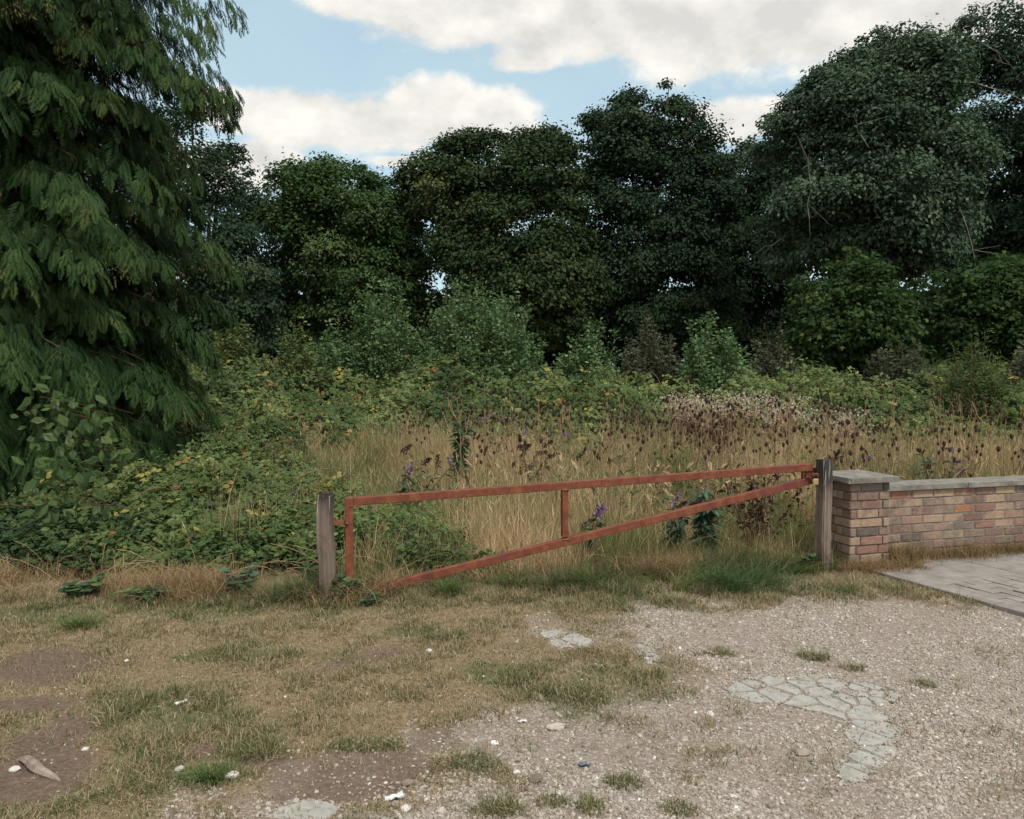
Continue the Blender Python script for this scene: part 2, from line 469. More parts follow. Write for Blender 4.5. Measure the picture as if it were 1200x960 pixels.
M_steel = simple_mat('dark_steel', [(.3, (.05, .045, .05)), (.7, (.16, .15, .15))], 40, .45, .1, .001, .5, .7)
M_gravel = tint_mat('gravel_stone', [(0, (.16, .138, .12)), (.25, (.27, .23, .195)), (.5, (.365, .325, .283)), (.75, (.455, .42, .38)), (.93, (.62, .60, .575)), (1, (.76, .75, .72))], .8, 40)

# ------------------------------------------------------------------ ground: one sheet, soil / thatch / gravel by mask
gravel_poly = [tuple(gp(x, y)[:2]) for x, y in [(605, 742), (650, 718), (720, 702), (830, 700), (930, 690), (1020, 700), (1060, 694), (1130, 700), (1260, 715), (1500, 720), (2400, 760), (3200, 1300), (900, 1500), (250, 1180),
                                              (290, 960), (400, 925), (500, 905), (560, 850), (640, 840), (760, 850), (770, 800), (700, 775)]]
soil_spots = [(65, 780, 80, 26), (40, 893, 95, 50), (5, 930, 80, 26), (665, 872, 105, 24), (430, 905, 85, 28), (340, 915, 40, 24), (540, 860, 60, 18), (720, 890, 80, 16),
              (320, 895, 60, 10), (250, 880, 50, 10), (930, 945, 70, 18), (1050, 790, 50, 10), (20, 830, 60, 10)]


def spot(x, y, px, py, rx, ry):
    c = gp(px, py); ax = abs(gp(px + rx, py).x - c.x); ay = abs(gp(px, py - ry).y - gp(px, py + ry).y) / 2
    return 1 - np.hypot((x - c.x) / ax, (y - c.y) / ay)


def gravel_mask(x, y):
    s = sdist(x, y, gravel_poly) + (fbm(x * 1.6, y * 1.6, 4, 3.1) - .5) * 1.1
    return np.clip(sstep(-.34, .42, s + (fbm(x * 6.5, y * 6.5, 3, 18.0) - .5) * .55), 0, 1)


def soil_mask(x, y):
    m = np.zeros(np.shape(x))
    nz = (fbm(x * 3.0, y * 3.0, 4, 8.2) - .5) * 1.5
    for s in soil_spots: m = np.maximum(m, spot(x, y, *s) + nz)
    gen = (fbm(x * 1.3, y * 1.3, 4, 5.5) - .63) * 5 * (y < 5.6)
    return np.maximum(sstep(-.05, .35, m), sstep(0, .5, gen) * .8)


def gz(x, y):
    x = np.asarray(x, float); y = np.asarray(y, float)
    z = (fbm(x * .45, y * .45, 3, 2.2) - .5) * .07 + (fbm(x * 2.6, y * 2.6, 3, 6.6) - .5) * .022
    f = 1 - sstep(14, 30, np.hypot(x, y))
    g = gravel_mask(x, y)
    return z * f * (1 - .55 * g) - .012 * g


def lines(lo, hi, fine0, fine1, step, grow=1.22):
    a = list(np.arange(fine0, fine1, step)); s = step; v = a[-1]
    while v < hi: s *= grow; v += s; a.append(v)
    s = step; v = fine0
    while v > lo: s *= grow; v -= s; a.insert(0, v)
    return np.array(a)


def ground_mat():
    m, t, b, o = new_mat('rough_ground')
    g = attr(t, 'gravel'); s = attr(t, 'soil'); gr = attr(t, 'green')
    n = noise_node(t, 5, 8, .65); nf = noise_node(t, 45, 8, .7); nff = noise_node(t, 160, 5, .7)
    vor = t.nodes.new('ShaderNodeTexVoronoi'); vor.inputs['Scale'].default_value = 62
    tc = t.nodes.new('ShaderNodeTexCoord'); t.links.new(tc.outputs['Object'], vor.inputs['Vector'])
    soil = ramp(t, nf, [(.28, (.085, .058, .042)), (.5, (.15, .108, .080)), (.75, (.225, .172, .132))])
    thatch = ramp(t, nf, [(.25, (.11, .078, .048)), (.5, (.225, .165, .10)), (.75, (.35, .275, .175))])
    green = ramp(t, nf, [(.25, (.10, .095, .05)), (.6, (.17, .16, .085)), (.8, (.27, .23, .14))])
    thatch = mixc(t, gr, thatch, green)
    sep = t.nodes.new('ShaderNodeSeparateColor'); t.links.new(vor.outputs['Color'], sep.inputs[0])
    peb = ramp(t, sep.outputs[0], [(0, (.17, .14, .12)), (.4, (.29, .245, .205)), (.75, (.40, .35, .305)), (1, (.56, .52, .47))])
    fines = ramp(t, nff, [(.3, (.185, .145, .115)), (.7, (.36, .30, .255))])
    gravel = mixc(t, ramp(t, vor.outputs['Distance'], [(.25, (.9, .9, .9)), (.6, (.2, .2, .2))]), fines, peb)
    gravel = mixc(t, mth(t, 'MULTIPLY', mth(t, 'SUBTRACT', n, .45), 3.0, clamp=True), gravel, fines)
    c = mixc(t, s, thatch, soil); c = mixc(t, g, c, gravel)
    t.links.new(c, b.inputs['Base Color']); b.inputs['Roughness'].default_value = .95; b.inputs['Specular IOR Level'].default_value = .15
    h = mth(t, 'ADD', nf, mth(t, 'MULTIPLY', vor.outputs['Distance'], -.6)); bump(t, b, h, .7, .012)
    return m


green_spots = [(170, 835, 120, 26), (300, 878, 60, 16), (430, 874, 60, 10), (245, 905, 40, 14), (560, 893, 60, 14), (150, 715, 150, 14), (330, 712, 90, 12), (690, 820, 70, 26),
               (480, 745, 60, 10), (600, 790, 60, 16), (740, 705, 80, 12), (100, 850, 80, 22), (730, 915, 24, 10), (580, 940, 40, 14), (640, 935, 30, 12), (700, 790, 40, 14), (40, 725, 80, 10), (300, 770, 120, 10)]


def green_mask(x, y):
    m = np.full(np.shape(x), -1.0); nz = (fbm(x * 3.4, y * 3.4, 4, 1.2) - .5) * 1.9
    for s in green_spots: m = np.maximum(m, spot(x, y, *s) + nz)
    gen = (fbm(x * 2.2, y * 2.2, 3, 9.4) - .56) * 5
    return np.maximum(sstep(-.1, .45, m), sstep(0, .6, gen) * .55)


def build_ground():
    xs = lines(-1500, 1500, -5.6, 5.6, .05); ys = lines(-400, 2500, .6, 7.2, .05)
    X, Y = np.meshgrid(xs, ys, indexing='xy'); Z = gz(X, Y)
    ny, nx = X.shape
    v = np.stack([X, Y, Z], -1).reshape(-1, 3)
    i = np.arange(ny - 1)[:, None] * nx + np.arange(nx - 1)[None]
    q = np.stack([i, i + 1, i + nx + 1, i + nx], -1).reshape(-1, 4)
    a = Acc(); a.smooth = True; a.add(v, [q])
    o = a.build('ground', ground_mat())
    for nme, f in (('gravel', gravel_mask), ('soil', soil_mask), ('green', green_mask)):
        at_ = o.data.attributes.new(nme, 'FLOAT', 'POINT'); at_.data.foreach_set('value', f(X, Y).ravel().astype(np.float32))
    tag(o, 'worn ground of dry turf, bare earth and gravel in front of the gate', 'ground', kind='structure')


build_ground()

# ------------------------------------------------------------------ leaf prototypes (x = side, y = tip, z = normal)
def proto_rhomb(w=.34, fold=.06, droop=-.1):
    v = np.array([(0, 0, 0), (w, .45, fold), (0, 1, droop), (-w, .45, fold)], float)
    return v, [np.array([(0, 1, 2, 3)])]


def proto_leaf(w=.36, fold=-.07, droop=-.14):
    v = np.array([(0, 0, 0), (w * .95, .36, fold), (w * .6, .74, fold + droop * .4), (0, 1, droop), (-w * .6, .74, fold + droop * .4), (-w * .95, .36, fold), (0, .4, .03)], float)
    return v, [np.array([(0, 1, 2, 6), (6, 2, 3, 4), (0, 6, 4, 5)])]


def proto_lobed():
    """five lobed sycamore leaf"""
    pts = [(0, 0, 0)]
    for ang, r in ((-100, .42), (-72, .36), (-52, .72), (-28, .42), (0, 1.0), (28, .42), (52, .72), (72, .36), (100, .42)):
        pts.append((math.sin(R(ang)) * r, .12 + math.cos(R(ang)) * r, -.10 * r))
    f = [(0, i, i + 1) for i in range(1, 9)]
    return np.array(pts), [np.array(f)]


def proto_spray(seed):
    """flat drooping fern-like conifer spray, about 29 narrow branchlets on one rachis"""
    r = np.random.default_rng(seed); V = []; F = []

    def kite(base, d, L, w):
        d = np.array(d) / np.linalg.norm(d); s = np.array([d[1], -d[0], 0]); s = s / (np.linalg.norm(s) + 1e-9)
        b = np.array(base); k = len(V)
        V.extend([b, b + d * L * .45 + s * w, b + d * L + np.array([0, 0, -.05 * L]), b + d * L * .45 - s * w]); F.append((k, k + 1, k + 2, k + 3))
    rach = lambda t: np.array([.03 * math.sin(3 * t + seed), t, -.30 * t * t])
    for i in range(10):
        t = .05 + .87 * i / 9
        for sg in (-1, 1):
            tt = t + r.uniform(-.02, .02); L = (.40 * (1 - tt) ** .75 + .07) * r.uniform(.75, 1.15) * (.55 + .45 * min(1, tt / .25))
            an = R(r.uniform(36, 54))
            kite(rach(tt), (sg * math.sin(an), math.cos(an), -.35 - .3 * tt), L, .034)
            if i % 2: continue
            p2 = rach(tt) + np.array([sg * math.sin(an), math.cos(an), -.4]) * L * .4
            kite(p2, (sg * math.sin(an * .3), math.cos(an * .3), -.45), L * .55, .024)
    kite(rach(.85), (0, 1, -.55), .2, .022)
    return np.array(V), [np.array(F)]


P_rhomb = proto_rhomb(); P_narrow = proto_rhomb(.13, .02, -.12); P_leaf = proto_leaf(); P_lobed = proto_lobed(); P_lance = proto_leaf(.17, -.03, -.25)


def pinnate():
    """ash leaf: paired leaflets"""
    a = Acc()
    for t in (.25, .45, .65, .85):
        for s in (-1, 1):
            d = np.array([[s * .8, .6, -.15]]); a.scatter(proto_rhomb(.27, .03, -.08), [(0, t, -.1 * t)], frames(d, np.array([[0, 0, 1.]])), .46)
    a.scatter(proto_rhomb(.27, .03, -.08), [(0, .9, -.1)], None, .42)
    return np.concatenate(a.v).astype(float), [np.concatenate(a.f[(4, 0)])]


P_ash = pinnate()


# ------------------------------------------------------------------ trees
def in_poly(px, py, poly):
    return sdist(np.asarray(px, float), np.asarray(py, float), poly)


def make_tree(name, label, cat, group, poly, depth, thick, mat, n_clump=90, per=250, rc=(.42, .95), leaf=.15, proto=P_rhomb, trunk_px=None, trunk_r=.22, tint_bias=0.0, gaps=0.0, limbs=14, bare=0):
    """poly: the crown's outline as seen from the path, turned into a volume of its own depth (thick, metres) round the distance depth"""
    n_clump = int(n_clump * 2.3)
    poly = np.array(poly, float)
    lo, hi = poly.min(0), poly.max(0)
    cx = (lo[0] + hi[0]) / 2; tx = trunk_px if trunk_px is not None else cx
    base = gp(tx, 10_000) if False else Vector(((tx - 600) / FPX * depth, depth, 0))
    root = empty(name, base, label, cat, group)
    ppm = FPX / depth
    C = []; RR = []
    tries = 0
    while len(C) < n_clump and tries < 60000:
        tries += 1
        p = rng.uniform(lo, hi); r = rng.uniform(*rc); d = float(in_poly(p[0], p[1], poly)) / ppm
        if d < .18: continue
        r = max(.22, min(r, d / .8))
        if d > 2.4 and rng.random() < .2: continue
        half = thick * math.sqrt(max(.05, 1 - max(0, 1 - d / (thick * .9)) ** 2))
        y = depth + half * rng.choice([-1, 1], p=[.68, .32]) * rng.uniform(.35, 1.0)
        if gaps and rng.random() < gaps * (fbm(p[0] * .03, p[1] * .03, 2, depth) > .52): continue
        w = at(p[0], p[1] + 5, depth)
        c = np.array([w.x, y, w.z])
        if C and min(np.sum((np.array(C[-60:]) - c) ** 2, 1)) < (.33 * r) ** 2 and rng.random() < .8: continue
        C.append(c); RR.append(r)
    for k in range(26):                                    # twiggy tips breaking the upper outline
        i = rng.integers(len(poly)); q = poly[i] * (1 - (f := rng.random())) + poly[(i + 1) % len(poly)] * f
        if q[1] > lo[1] + .45 * (hi[1] - lo[1]): continue
        w = at(q[0], q[1] + rng.uniform(2, 14), depth); C.append(np.array([w.x, depth + rng.normal() * thick * .3, w.z])); RR.append(rng.uniform(.14, .30))
    C = np.array(C); RR = np.array(RR)
    a = Acc()
    org = np.array(base)
    mid = np.array([at(cx, (lo[1] + hi[1]) / 2, depth)[0], depth, at(cx, (lo[1] + hi[1]) / 2, depth)[2]])
    n_each = np.maximum(14, (per * (RR / np.mean(RR)) ** 2)).astype(int)
    idx = np.repeat(np.arange(len(C)), n_each); n = len(idx)
    d = rand_dirs(n); d[:, 2] = np.where(d[:, 2] < -.25, -d[:, 2] * .7, d[:, 2])
    rad = RR[idx] * (.45 + .6 * rng.random(n) ** .6)
    # ragged: each clump has its own lumps
    pos = C[idx] + d * rad[:, None] * np.array([1.08, 1.08, .74])
    inner = np.array([float(np.clip((in_poly(600 + c[0] / depth * FPX, HOR - (c[2] - EYE) / depth * FPX, poly) / ppm - .3) / .9, 0, 1)) for c in C])
    pos += rng.normal(size=(n, 3)) * (.05 + .07 * inner[idx])[:, None]
    pos += np.where((rng.random(n) < .22)[:, None], rng.normal(size=(n, 3)) * np.array([.36, .36, .2]) * (np.minimum(1, RR[idx] / .6) * inner[idx])[:, None], 0)
    out_ = rng.random(n) < .08                             # shoots that stand out of the clump
    pos += np.where(out_[:, None], d * np.abs(rng.normal(0, .17, n))[:, None] * (RR[idx] * (.4 + .6 * inner[idx]))[:, None], 0)
    outw = unit(C[idx] - mid)
    nrm = unit(d * .8 + np.array([0, 0, .55]) + rng.normal(size=(n, 3)) * .45)
    ld = unit(np.cross(nrm, rng.normal(size=(n, 3))) + outw * .5 + np.array([0, 0, -.45]))
    tb = rng.normal(.42, .16, len(C))[idx] + rng.normal(0, .16, n) + tint_bias
    a.scatter(proto, pos - org, frames(ld, nrm), leaf * rng.uniform(.65, 1.25, n), np.clip(tb, 0, 1))
    a.build('crown', mat, root)
    # trunk and limbs
    t = Acc(); t.smooth = True
    zt = at(cx, lo[1] * .55 + hi[1] * .45, depth).z
    H = max(zt, 2.0)
    ks = np.linspace(0, 1, 7)
    tp = np.stack([.18 * np.sin(ks * 4 + depth) * ks + ks * (mid[0] - org[0]) * .6, .15 * np.cos(ks * 3 + tx) * ks, -.15 + ks * (H + .15)], 1)
    tube(t, tp, trunk_r * (1.25 - ks * .95), 8)
    order = rng.permutation(len(C))[:limbs]
    for i in order:
        k = rng.uniform(.3, .95); p0 = tp[int(k * 6)]; p1 = C[i] - org
        s = np.linspace(0, 1, 5)[:, None]
        path = p0 * (1 - s) + p1 * s; path[:, 2] += .5 * np.sin(s[:, 0] * np.pi) * (1 if p1[2] > p0[2] else .3)
        path += rng.normal(size=path.shape) * .07 * s
        tube(t, path, trunk_r * .36 * (1.1 - s[:, 0] * .9), 5)
    t.build('trunk', M_bark, root)
    if bare:
        front = C[C[:, 1] < depth]
        for i in range(bare):
            b = Acc(); b.smooth = True
            p0 = front[rng.integers(len(front))] - org; dr = unit(np.array([rng.normal() * 1.2, -.5 - rng.random() * .5, rng.normal() * .5 - .1]))
            L = rng.uniform(1.2, 2.8); s = np.linspace(0, 1, 7)[:, None]
            path = p0 + dr * L * s + np.array([0, 0, -1]) * .35 * L * s ** 2 * rng.uniform(-.6, 1.2) + np.cumsum(rng.normal(size=(7, 3)) * .05, 0)
            tube(b, path, .024 * (1.1 - s[:, 0] * .95), 4, .8)
            for j in range(3):
                q0 = path[rng.integers(2, 6)]; q = q0 + unit(dr + rng.normal(size=3) * .7) * L * .35 * np.linspace(0, 1, 4)[:, None]
                tube(b, q, np.linspace(.012, .004, 4), 3, .8)
            b.build('bare_branch', M_twig, root)
    return root


G_TREE = 'tall trees at the back of the field'
make_tree('tree', 'dark tree half hidden behind the drooping conifer', 'tree', G_TREE,
          [(150, 170), (200, 140), (238, 126), (262, 150), (283, 185), (290, 215), (305, 262), (340, 330), (350, 420), (150, 425)], 30, 3.2, M_tree[1], 85, 250, trunk_px=230)
make_tree('tree', 'low thin tree with sky showing through, between conifer and rounded green tree', 'tree', G_TREE,
          [(268, 220), (298, 205), (320, 201), (338, 218), (350, 280), (352, 330), (365, 420), (250, 420), (258, 300)], 37, 2.6, M_tree[1], 44, 220, (.5, .85), trunk_px=305, gaps=.5)
make_tree('tree', 'rounded green tree, shortest of the full-crowned ones, with a flat domed top', 'tree', G_TREE,
          [(312, 228), (345, 200), (375, 190), (402, 186), (430, 194), (452, 205), (470, 216), (486, 236), (500, 290), (502, 340), (496, 415), (400, 420), (352, 415), (364, 345), (338, 300), (312, 262)], 33, 3.4, M_tree[0], 120, 330, trunk_px=420, tint_bias=.10)
make_tree('tree', 'broad olive-tinged tree with a wide level top in the middle of the row', 'tree', G_TREE,
          [(470, 212), (485, 190), (510, 172), (545, 163), (585, 160), (620, 155), (652, 155), (668, 172), (680, 210), (695, 270), (706, 330), (700, 415), (560, 415), (538, 350), (514, 320), (494, 270), (478, 242)], 32, 3.6, M_tree[2], 150, 330, trunk_px=610, tint_bias=.05, gaps=.12)
make_tree('tree', 'tall dark tree with a pointed twiggy top, right of the olive one', 'tree', G_TREE,
          [(670, 172), (678, 142), (702, 130), (735, 108), (760, 124), (790, 122), (815, 140), (835, 160), (852, 182), (862, 300), (862, 415), (684, 415), (680, 290), (666, 222)], 34, 3.6, M_tree[1], 150, 330, (.4, .9), trunk_px=760, gaps=.1)
make_tree('tree', 'dark narrow tree filling the gap beside the big grey-green ash', 'tree', G_TREE,
          [(818, 178), (850, 168), (880, 162), (902, 172), (935, 190), (965, 425), (810, 425)], 36, 3.0, M_tree[1], 100, 330, trunk_px=885)
make_tree('tree', 'large grey-green ash tree with pale bare twigs across its front', 'tree', G_TREE,
          [(890, 152), (902, 128), (918, 122), (934, 92), (952, 90), (972, 64), (992, 64), (1012, 46), (1032, 40), (1046, 30), (1062, 46), (1080, 44), (1092, 78), (1104, 120), (1118, 150), (1124, 210), (1108, 290), (1085, 345), (1040, 330), (1000, 330), (965, 310), (950, 350), (925, 330), (905, 290), (882, 262), (880, 240), (902, 222), (898, 186)], 26, 3.2, M_tree[3], 170, 330, (.36, .85), .135, P_rhomb, trunk_px=1030, trunk_r=.3, tint_bias=.04, gaps=.3, bare=22)
make_tree('tree', 'tallest tree, open feathery top against the cloud behind the ash', 'tree', G_TREE,
          [(1082, 62), (1100, 34), (1130, 20), (1160, 11), (1188, 24), (1235, 30), (1300, 60), (1330, 420), (1070, 420), (1102, 200)], 30, 3.2, M_tree[3], 170, 300, (.36, .8), .14, P_rhomb, trunk_px=1180, tint_bias=-.02, gaps=.15, bare=5)
make_tree('tree', 'shadowy dark tree cut by the right edge, in front of the tallest one', 'tree', G_TREE,
          [(1168, 130), (1222, 84), (1300, 100), (1420, 300), (1400, 430), (1150, 420), (1120, 340), (1176, 250)], 27.5, 2.8, M_tree[1], 120, 330, trunk_px=1260)
# understorey that closes the view under the crowns
def understorey():
    a = Acc(); n = 60000
    x = rng.uniform(-30, 38, n); y = rng.uniform(36, 44, n)
    top = 3.4 + 4.4 * fbm(x * .35, np.full(n, 3.0), 3, 4.4)
    z = top * rng.random(n) ** .7
    nrm = unit(rng.normal(size=(n, 3)) + np.array([0, -.6, .7])); ld = np.cross(nrm, rng.normal(size=(n, 3)))
    a.scatter(P_rhomb, np.stack([x, y, z], 1), frames(ld, nrm), rng.uniform(.28, .55, n), np.clip(rng.normal(.3, .2, n), 0, 1))
    tag(a.build('woodland_undergrowth', M_tree[1]), 'dark woodland undergrowth closing the view beneath the tall trees', 'undergrowth', kind='stuff')


understorey()
G_SAP = 'young sycamores in front of the tall trees'
make_tree('sapling', 'young sycamore with bright green top standing before the big ash', 'sapling', G_SAP,
          [(918, 385), (938, 345), (948, 318), (962, 330), (980, 300), (1002, 286), (1012, 306), (1026, 296), (1040, 335), (1056, 345), (1058, 385), (1070, 440), (920, 440)], 19.5, 1.5, M_sycamore, 120, 74, (.18, .42), .105, P_lobed, trunk_px=995, trunk_r=.07)
make_tree('sapling', 'wide young sycamore at the right edge, below the shadowy dark tree', 'sapling', G_SAP,
          [(1072, 365), (1090, 330), (1112, 306), (1130, 316), (1148, 288), (1166, 302), (1186, 288), (1225, 305), (1250, 350), (1250, 430), (1078, 440)], 20.5, 1.6, M_sycamore, 150, 74, (.18, .44), .105, P_lobed, trunk_px=1155, trunk_r=.08, tint_bias=-.08)


# ------------------------------------------------------------------ conifer
def conifer():
    root = empty('conifer', (-6.75, 10.0, 0), 'huge dark conifer with drooping feathery sprays at the left edge', 'tree')
    org = np.array([-6.75, 10.0, 0])
    protos = [proto_spray(s) for s in (1, 2, 3, 4)]
    tr = Acc(); tr.smooth = True; br = Acc(); fol = Acc()
    k = np.linspace(0, 1, 8); tube(tr, np.stack([.1 * np.sin(k * 3), .06 * np.cos(k * 4) - .06, -.2 + k * 11.5], 1), .36 * (1.15 - k * 1.0), 10)
    nb = 0; items = []
    def env(z0, az):
        e = 2.72 + .22 * math.sin(z0 * 2.1 + az * 2) + .18 * math.sin(z0 * 5.3 + az * 5)
        e += .12 + .14 * max(0.0, 1 - abs(z0 - 6.9) / 1.6)
        return e * (1 - .5 * max(0, (z0 - 7.2) / 5)) + .28 * max(0, 1 - z0 / 2.2)

    def facing(az): return math.cos(az - math.atan2(-10, 6.75))
    boughs = []
    for i in range(6000):                                # big drooping boughs, well apart, with dark hollows between
        z0 = rng.uniform(.12, 10.6); az = rng.uniform(0, 2 * np.pi)
        if facing(az) < -.4 and rng.random() < .85: continue
        if any((z0 - b[0]) ** 2 * .9 + (2.4 * ((az - b[1] + math.pi) % (2 * math.pi) - math.pi)) ** 2 < .60 ** 2 for b in boughs): continue
        boughs.append((z0, az))
    for z0, az in boughs: items.append((z0, az, env(z0, az) * rng.uniform(.88, 1.06), 1))
    for i in range(1350):                                # thinner growth deeper inside and low skirts
        z0 = .25 + 10.4 * rng.random() ** 1.1 if i > 130 else rng.uniform(.2, 1.3); az = rng.uniform(0, 2 * np.pi)
        if facing(az) < -.4 and rng.random() < .7: continue
        items.append((z0, az, env(z0, az) * (rng.uniform(.42, .84) if i > 130 else rng.uniform(.7, 1.02)), 0))
    # the long arm that reaches out over the field near the top
    e = at(262, 92, 9.4)
    v = np.array(e) - org
    for dz in (0, .18, -.2):
        items.append((v[2] + .75 + dz, math.atan2(v[1], v[0]) + dz * .3, math.hypot(v[0], v[1]) - abs(dz) * 1.2, 1))
    for (z0, az, L, big) in items:
        s = np.linspace(0, 1, 9)
        rise = rng.uniform(.1, .45); droop = rng.uniform(.55, 1.05)
        rad = L * s; droop = min(droop, z0 * .45 + .25 + rise); zz = np.maximum(.06, z0 + rise * np.sin(s * 2.2) - droop * s ** 2.6)
        out = np.array([math.cos(az), math.sin(az), 0]); side = np.array([-math.sin(az), math.cos(az), 0])
        wig = rng.normal() * .12
        path = out * rad[:, None] + side * (wig * np.sin(s * 3))[:, None]; path[:, 2] = zz
        tube(br, (path - np.array([0, 0, .07]))[:7], .026 * (1.1 - s[:7] * .95), 4)
        if big:
            m = int(rng.integers(170, 225)); hw = rng.uniform(.30, .52); bt = rng.normal(0, .07)
            for j in range(m):
                u = 1 - .48 * rng.random() ** 1.1
                off = rng.uniform(-1, 1); w = hw * math.sin(min(1.0, (1.02 - u) / .30) * 1.35 + .2)
                p = np.array([np.interp(u, s, path[:, q]) for q in range(3)]) + side * off * w + np.array([0, 0, -.38 * off * off * hw - .16 * rng.random() ** 2])
                d = out * (.75 - .3 * abs(off)) + side * off * .85 + np.array([0, 0, -.45 - .75 * rng.random() - .4 * abs(off)]) + rng.normal(size=3) * .16
                nn = out * .55 + np.array([0, 0, .95]) + side * off * .5 + rng.normal(size=3) * .22
                fol_list.append((p, d, nn, rng.uniform(.11, .25), rng.normal(.45 + bt, .11) + .16 * (u > .9)))
        else:
            for j in range(26):
                u = rng.uniform(.30, 1.0); off = rng.uniform(-1, 1)
                p = np.array([np.interp(u, s, path[:, q]) for q in range(3)]) + side * off * .35 + np.array([0, 0, -.15 * rng.random()])
                d = out * .6 + side * off * .75 + np.array([0, 0, -.5 - .8 * rng.random()]) + rng.normal(size=3) * .2
                fol_list.append((p, d, out * .75 + np.array([0, 0, .75]) + rng.normal(size=3) * .25, rng.uniform(.20, .38), rng.normal(.36, .12)))
    P = np.array([f[0] for f in fol_list]); D = np.array([f[1] for f in fol_list]); NN = np.array([f[2] for f in fol_list])
    S = np.array([f[3] for f in fol_list]); T = np.clip(np.array([f[4] for f in fol_list]), 0, .9)
    pick = rng.integers(0, 4, len(P))
    for q in range(4):
        w = pick == q
        fol.scatter(protos[q], P[w], frames(D[w], NN[w]), S[w], T[w])
    # tan cone clusters hanging at the ends of some sprays
    w = rng.random(len(P)) < .05
    w &= (P[:, 2] > 1.2) & (fbm(P[:, 0] * 1.5 + P[:, 1], P[:, 2] * 1.8, 2, 3.0) > .5)
    cn = np.repeat(np.where(w)[0], 14)
    pos = P[cn] + unit(D[cn]) * (S[cn] * rng.uniform(.55, 1.1, len(cn)))[:, None] + rng.normal(size=(len(cn), 3)) * np.array([.035, .035, .05]) + np.array([0, 0, -.05])
    fol.scatter(P_narrow, pos, frames(rng.normal(size=(len(cn), 3)) * .5 + np.array([0, 0, -1]), rand_dirs(len(cn))), rng.uniform(.03, .055, len(cn)) * 1.2, rng.uniform(.91, 1, len(cn)))
    fol.build('foliage', M_conifer, root); br.build('branch', M_redbark, root); tr.build('trunk', M_redbark, root)


fol_list = []
conifer()


# ------------------------------------------------------------------ upright shrubs
def shrub(name, label, cat, group, px, top_px, half_px, depth, mat, stems=70, per=80, leaf=.075, proto=P_narrow, spread=.8, tint_bias=0.0, ragged=.25, lean=(0, 0)):
    base = Vector(((px - 600) / FPX * depth, depth, 0)); H = at(px, top_px, depth).z * 1.12; stems = int(stems * 1.15); per = int(per * 1.5); leaf = leaf * 1.0; W = half_px / FPX * depth
    root = empty(name, base, label, cat, group)
    st = Acc(); fo = Acc()
    for i in range(stems):
        az = rng.uniform(0, 2 * np.pi); rr = math.sqrt(rng.random())
        h = H * (1 - .45 * rr ** 2) * (rng.uniform(1 - ragged, .92) if rng.random() < .8 else rng.uniform(.9, 1.08))
        b0 = np.array([math.cos(az), math.sin(az), 0]) * rr * W * .35
        e = np.array([math.cos(az), math.sin(az) * spread, 0]) * rr * W + np.array([lean[0], lean[1], 0])
        s = np.linspace(0, 1, 6)[:, None]
        path = b0 + (e - b0) * s ** 1.3 + np.array([0, 0, h]) * s + rng.normal(size=(6, 3)) * .03 * s
        tube(st, path, .007 * (1.1 - s[:, 0] * .9), 3, rng.random() * .3)
        u = rng.uniform(.12, 1.0, per) ** .75
        P = np.stack([np.interp(u, s[:, 0], path[:, q]) for q in range(3)], 1)
        d = rand_dirs(per) * np.array([1, 1, .5]) + np.array([0, 0, .35])
        side = .16 * (1.1 - u)[:, None] + .03
        P = P + unit(d) * side * rng.random((per, 1)) * 2.2
        nrm = unit(rng.normal(size=(per, 3)) * .6 + np.array([0, 0, .9]) + np.array([math.cos(az), math.sin(az), 0]) * .4)
        fo.scatter(proto, P, frames(d, nrm), leaf * rng.uniform(.6, 1.3, per), np.clip(rng.normal(.45 + tint_bias, .18, per) + rng.normal() * .1, 0, 1))
    fo.build('foliage', mat, root); st.build('stem', M_stem, root)
    return root


G_SH = 'grey-green bushes below the trees'
shrub('sallow_bush', 'rounded grey-green bush, middle of the three below the green tree', 'bush', G_SH, 448, 350, 50, 18.5, M_willow, 95, 110, .085, P_rhomb)
shrub('sallow_bush', 'largest grey-green bush with wispy upright shoots, under the olive tree', 'bush', G_SH, 568, 338, 78, 18.0, M_willow, 150, 110, .085, P_rhomb, ragged=.32)
shrub('sallow_bush', 'small grey-green bush touching the rounded one on its conifer side', 'bush', G_SH, 392, 388, 38, 18.2, M_willow, 60, 110, .08, P_rhomb)
shrub('sallow_bush', 'thin upright grey-green shoots joining the two bigger grey-green bushes', 'bush', G_SH, 512, 362, 36, 19.5, M_willow, 45, 100, .08, P_rhomb)
shrub('sallow_bush', 'light green leaning bush closest to the conifer', 'bush', G_SH, 334, 388, 36, 17.0, M_bramble, 50, 90, .085, P_rhomb, ragged=.4, lean=(.3, 0))
shrub('sallow_bush', 'low green bush with one taller shoot, right of the largest grey-green bush', 'bush', G_SH, 690, 388, 45, 18.0, M_willow, 70, 100, .08, P_rhomb, ragged=.4)
shrub('sallow_bush', 'brownish grey bush under the pointed dark tree', 'bush', G_SH, 765, 390, 50, 17.5, M_greyshrub, 90, 110, .075, P_rhomb)
shrub('sallow_bush', 'pale green tufted bush between the brownish bush and the young sycamore', 'bush', G_SH, 835, 382, 56, 17.0, M_willow, 95, 110, .08, P_rhomb, ragged=.35)
shrub('sallow_bush', 'dull grey bush at the foot of the young sycamores', 'bush', G_SH, 905, 400, 45, 18.5, M_greyshrub, 70, 100, .08, P_rhomb, tint_bias=-.1)
shrub('sallow_bush', 'dim bush tucked between the two young sycamores', 'bush', G_SH, 1050, 408, 50, 17.5, M_greyshrub, 70, 100, .08, P_rhomb, tint_bias=-.2)
shrub('sallow_bush', 'tall light green bush with slender shoots above the brambles, right side', 'bush', G_SH, 1142, 408, 46, 13.8, M_bramble, 90, 120, .07, P_lance, tint_bias=-.06, ragged=.4)
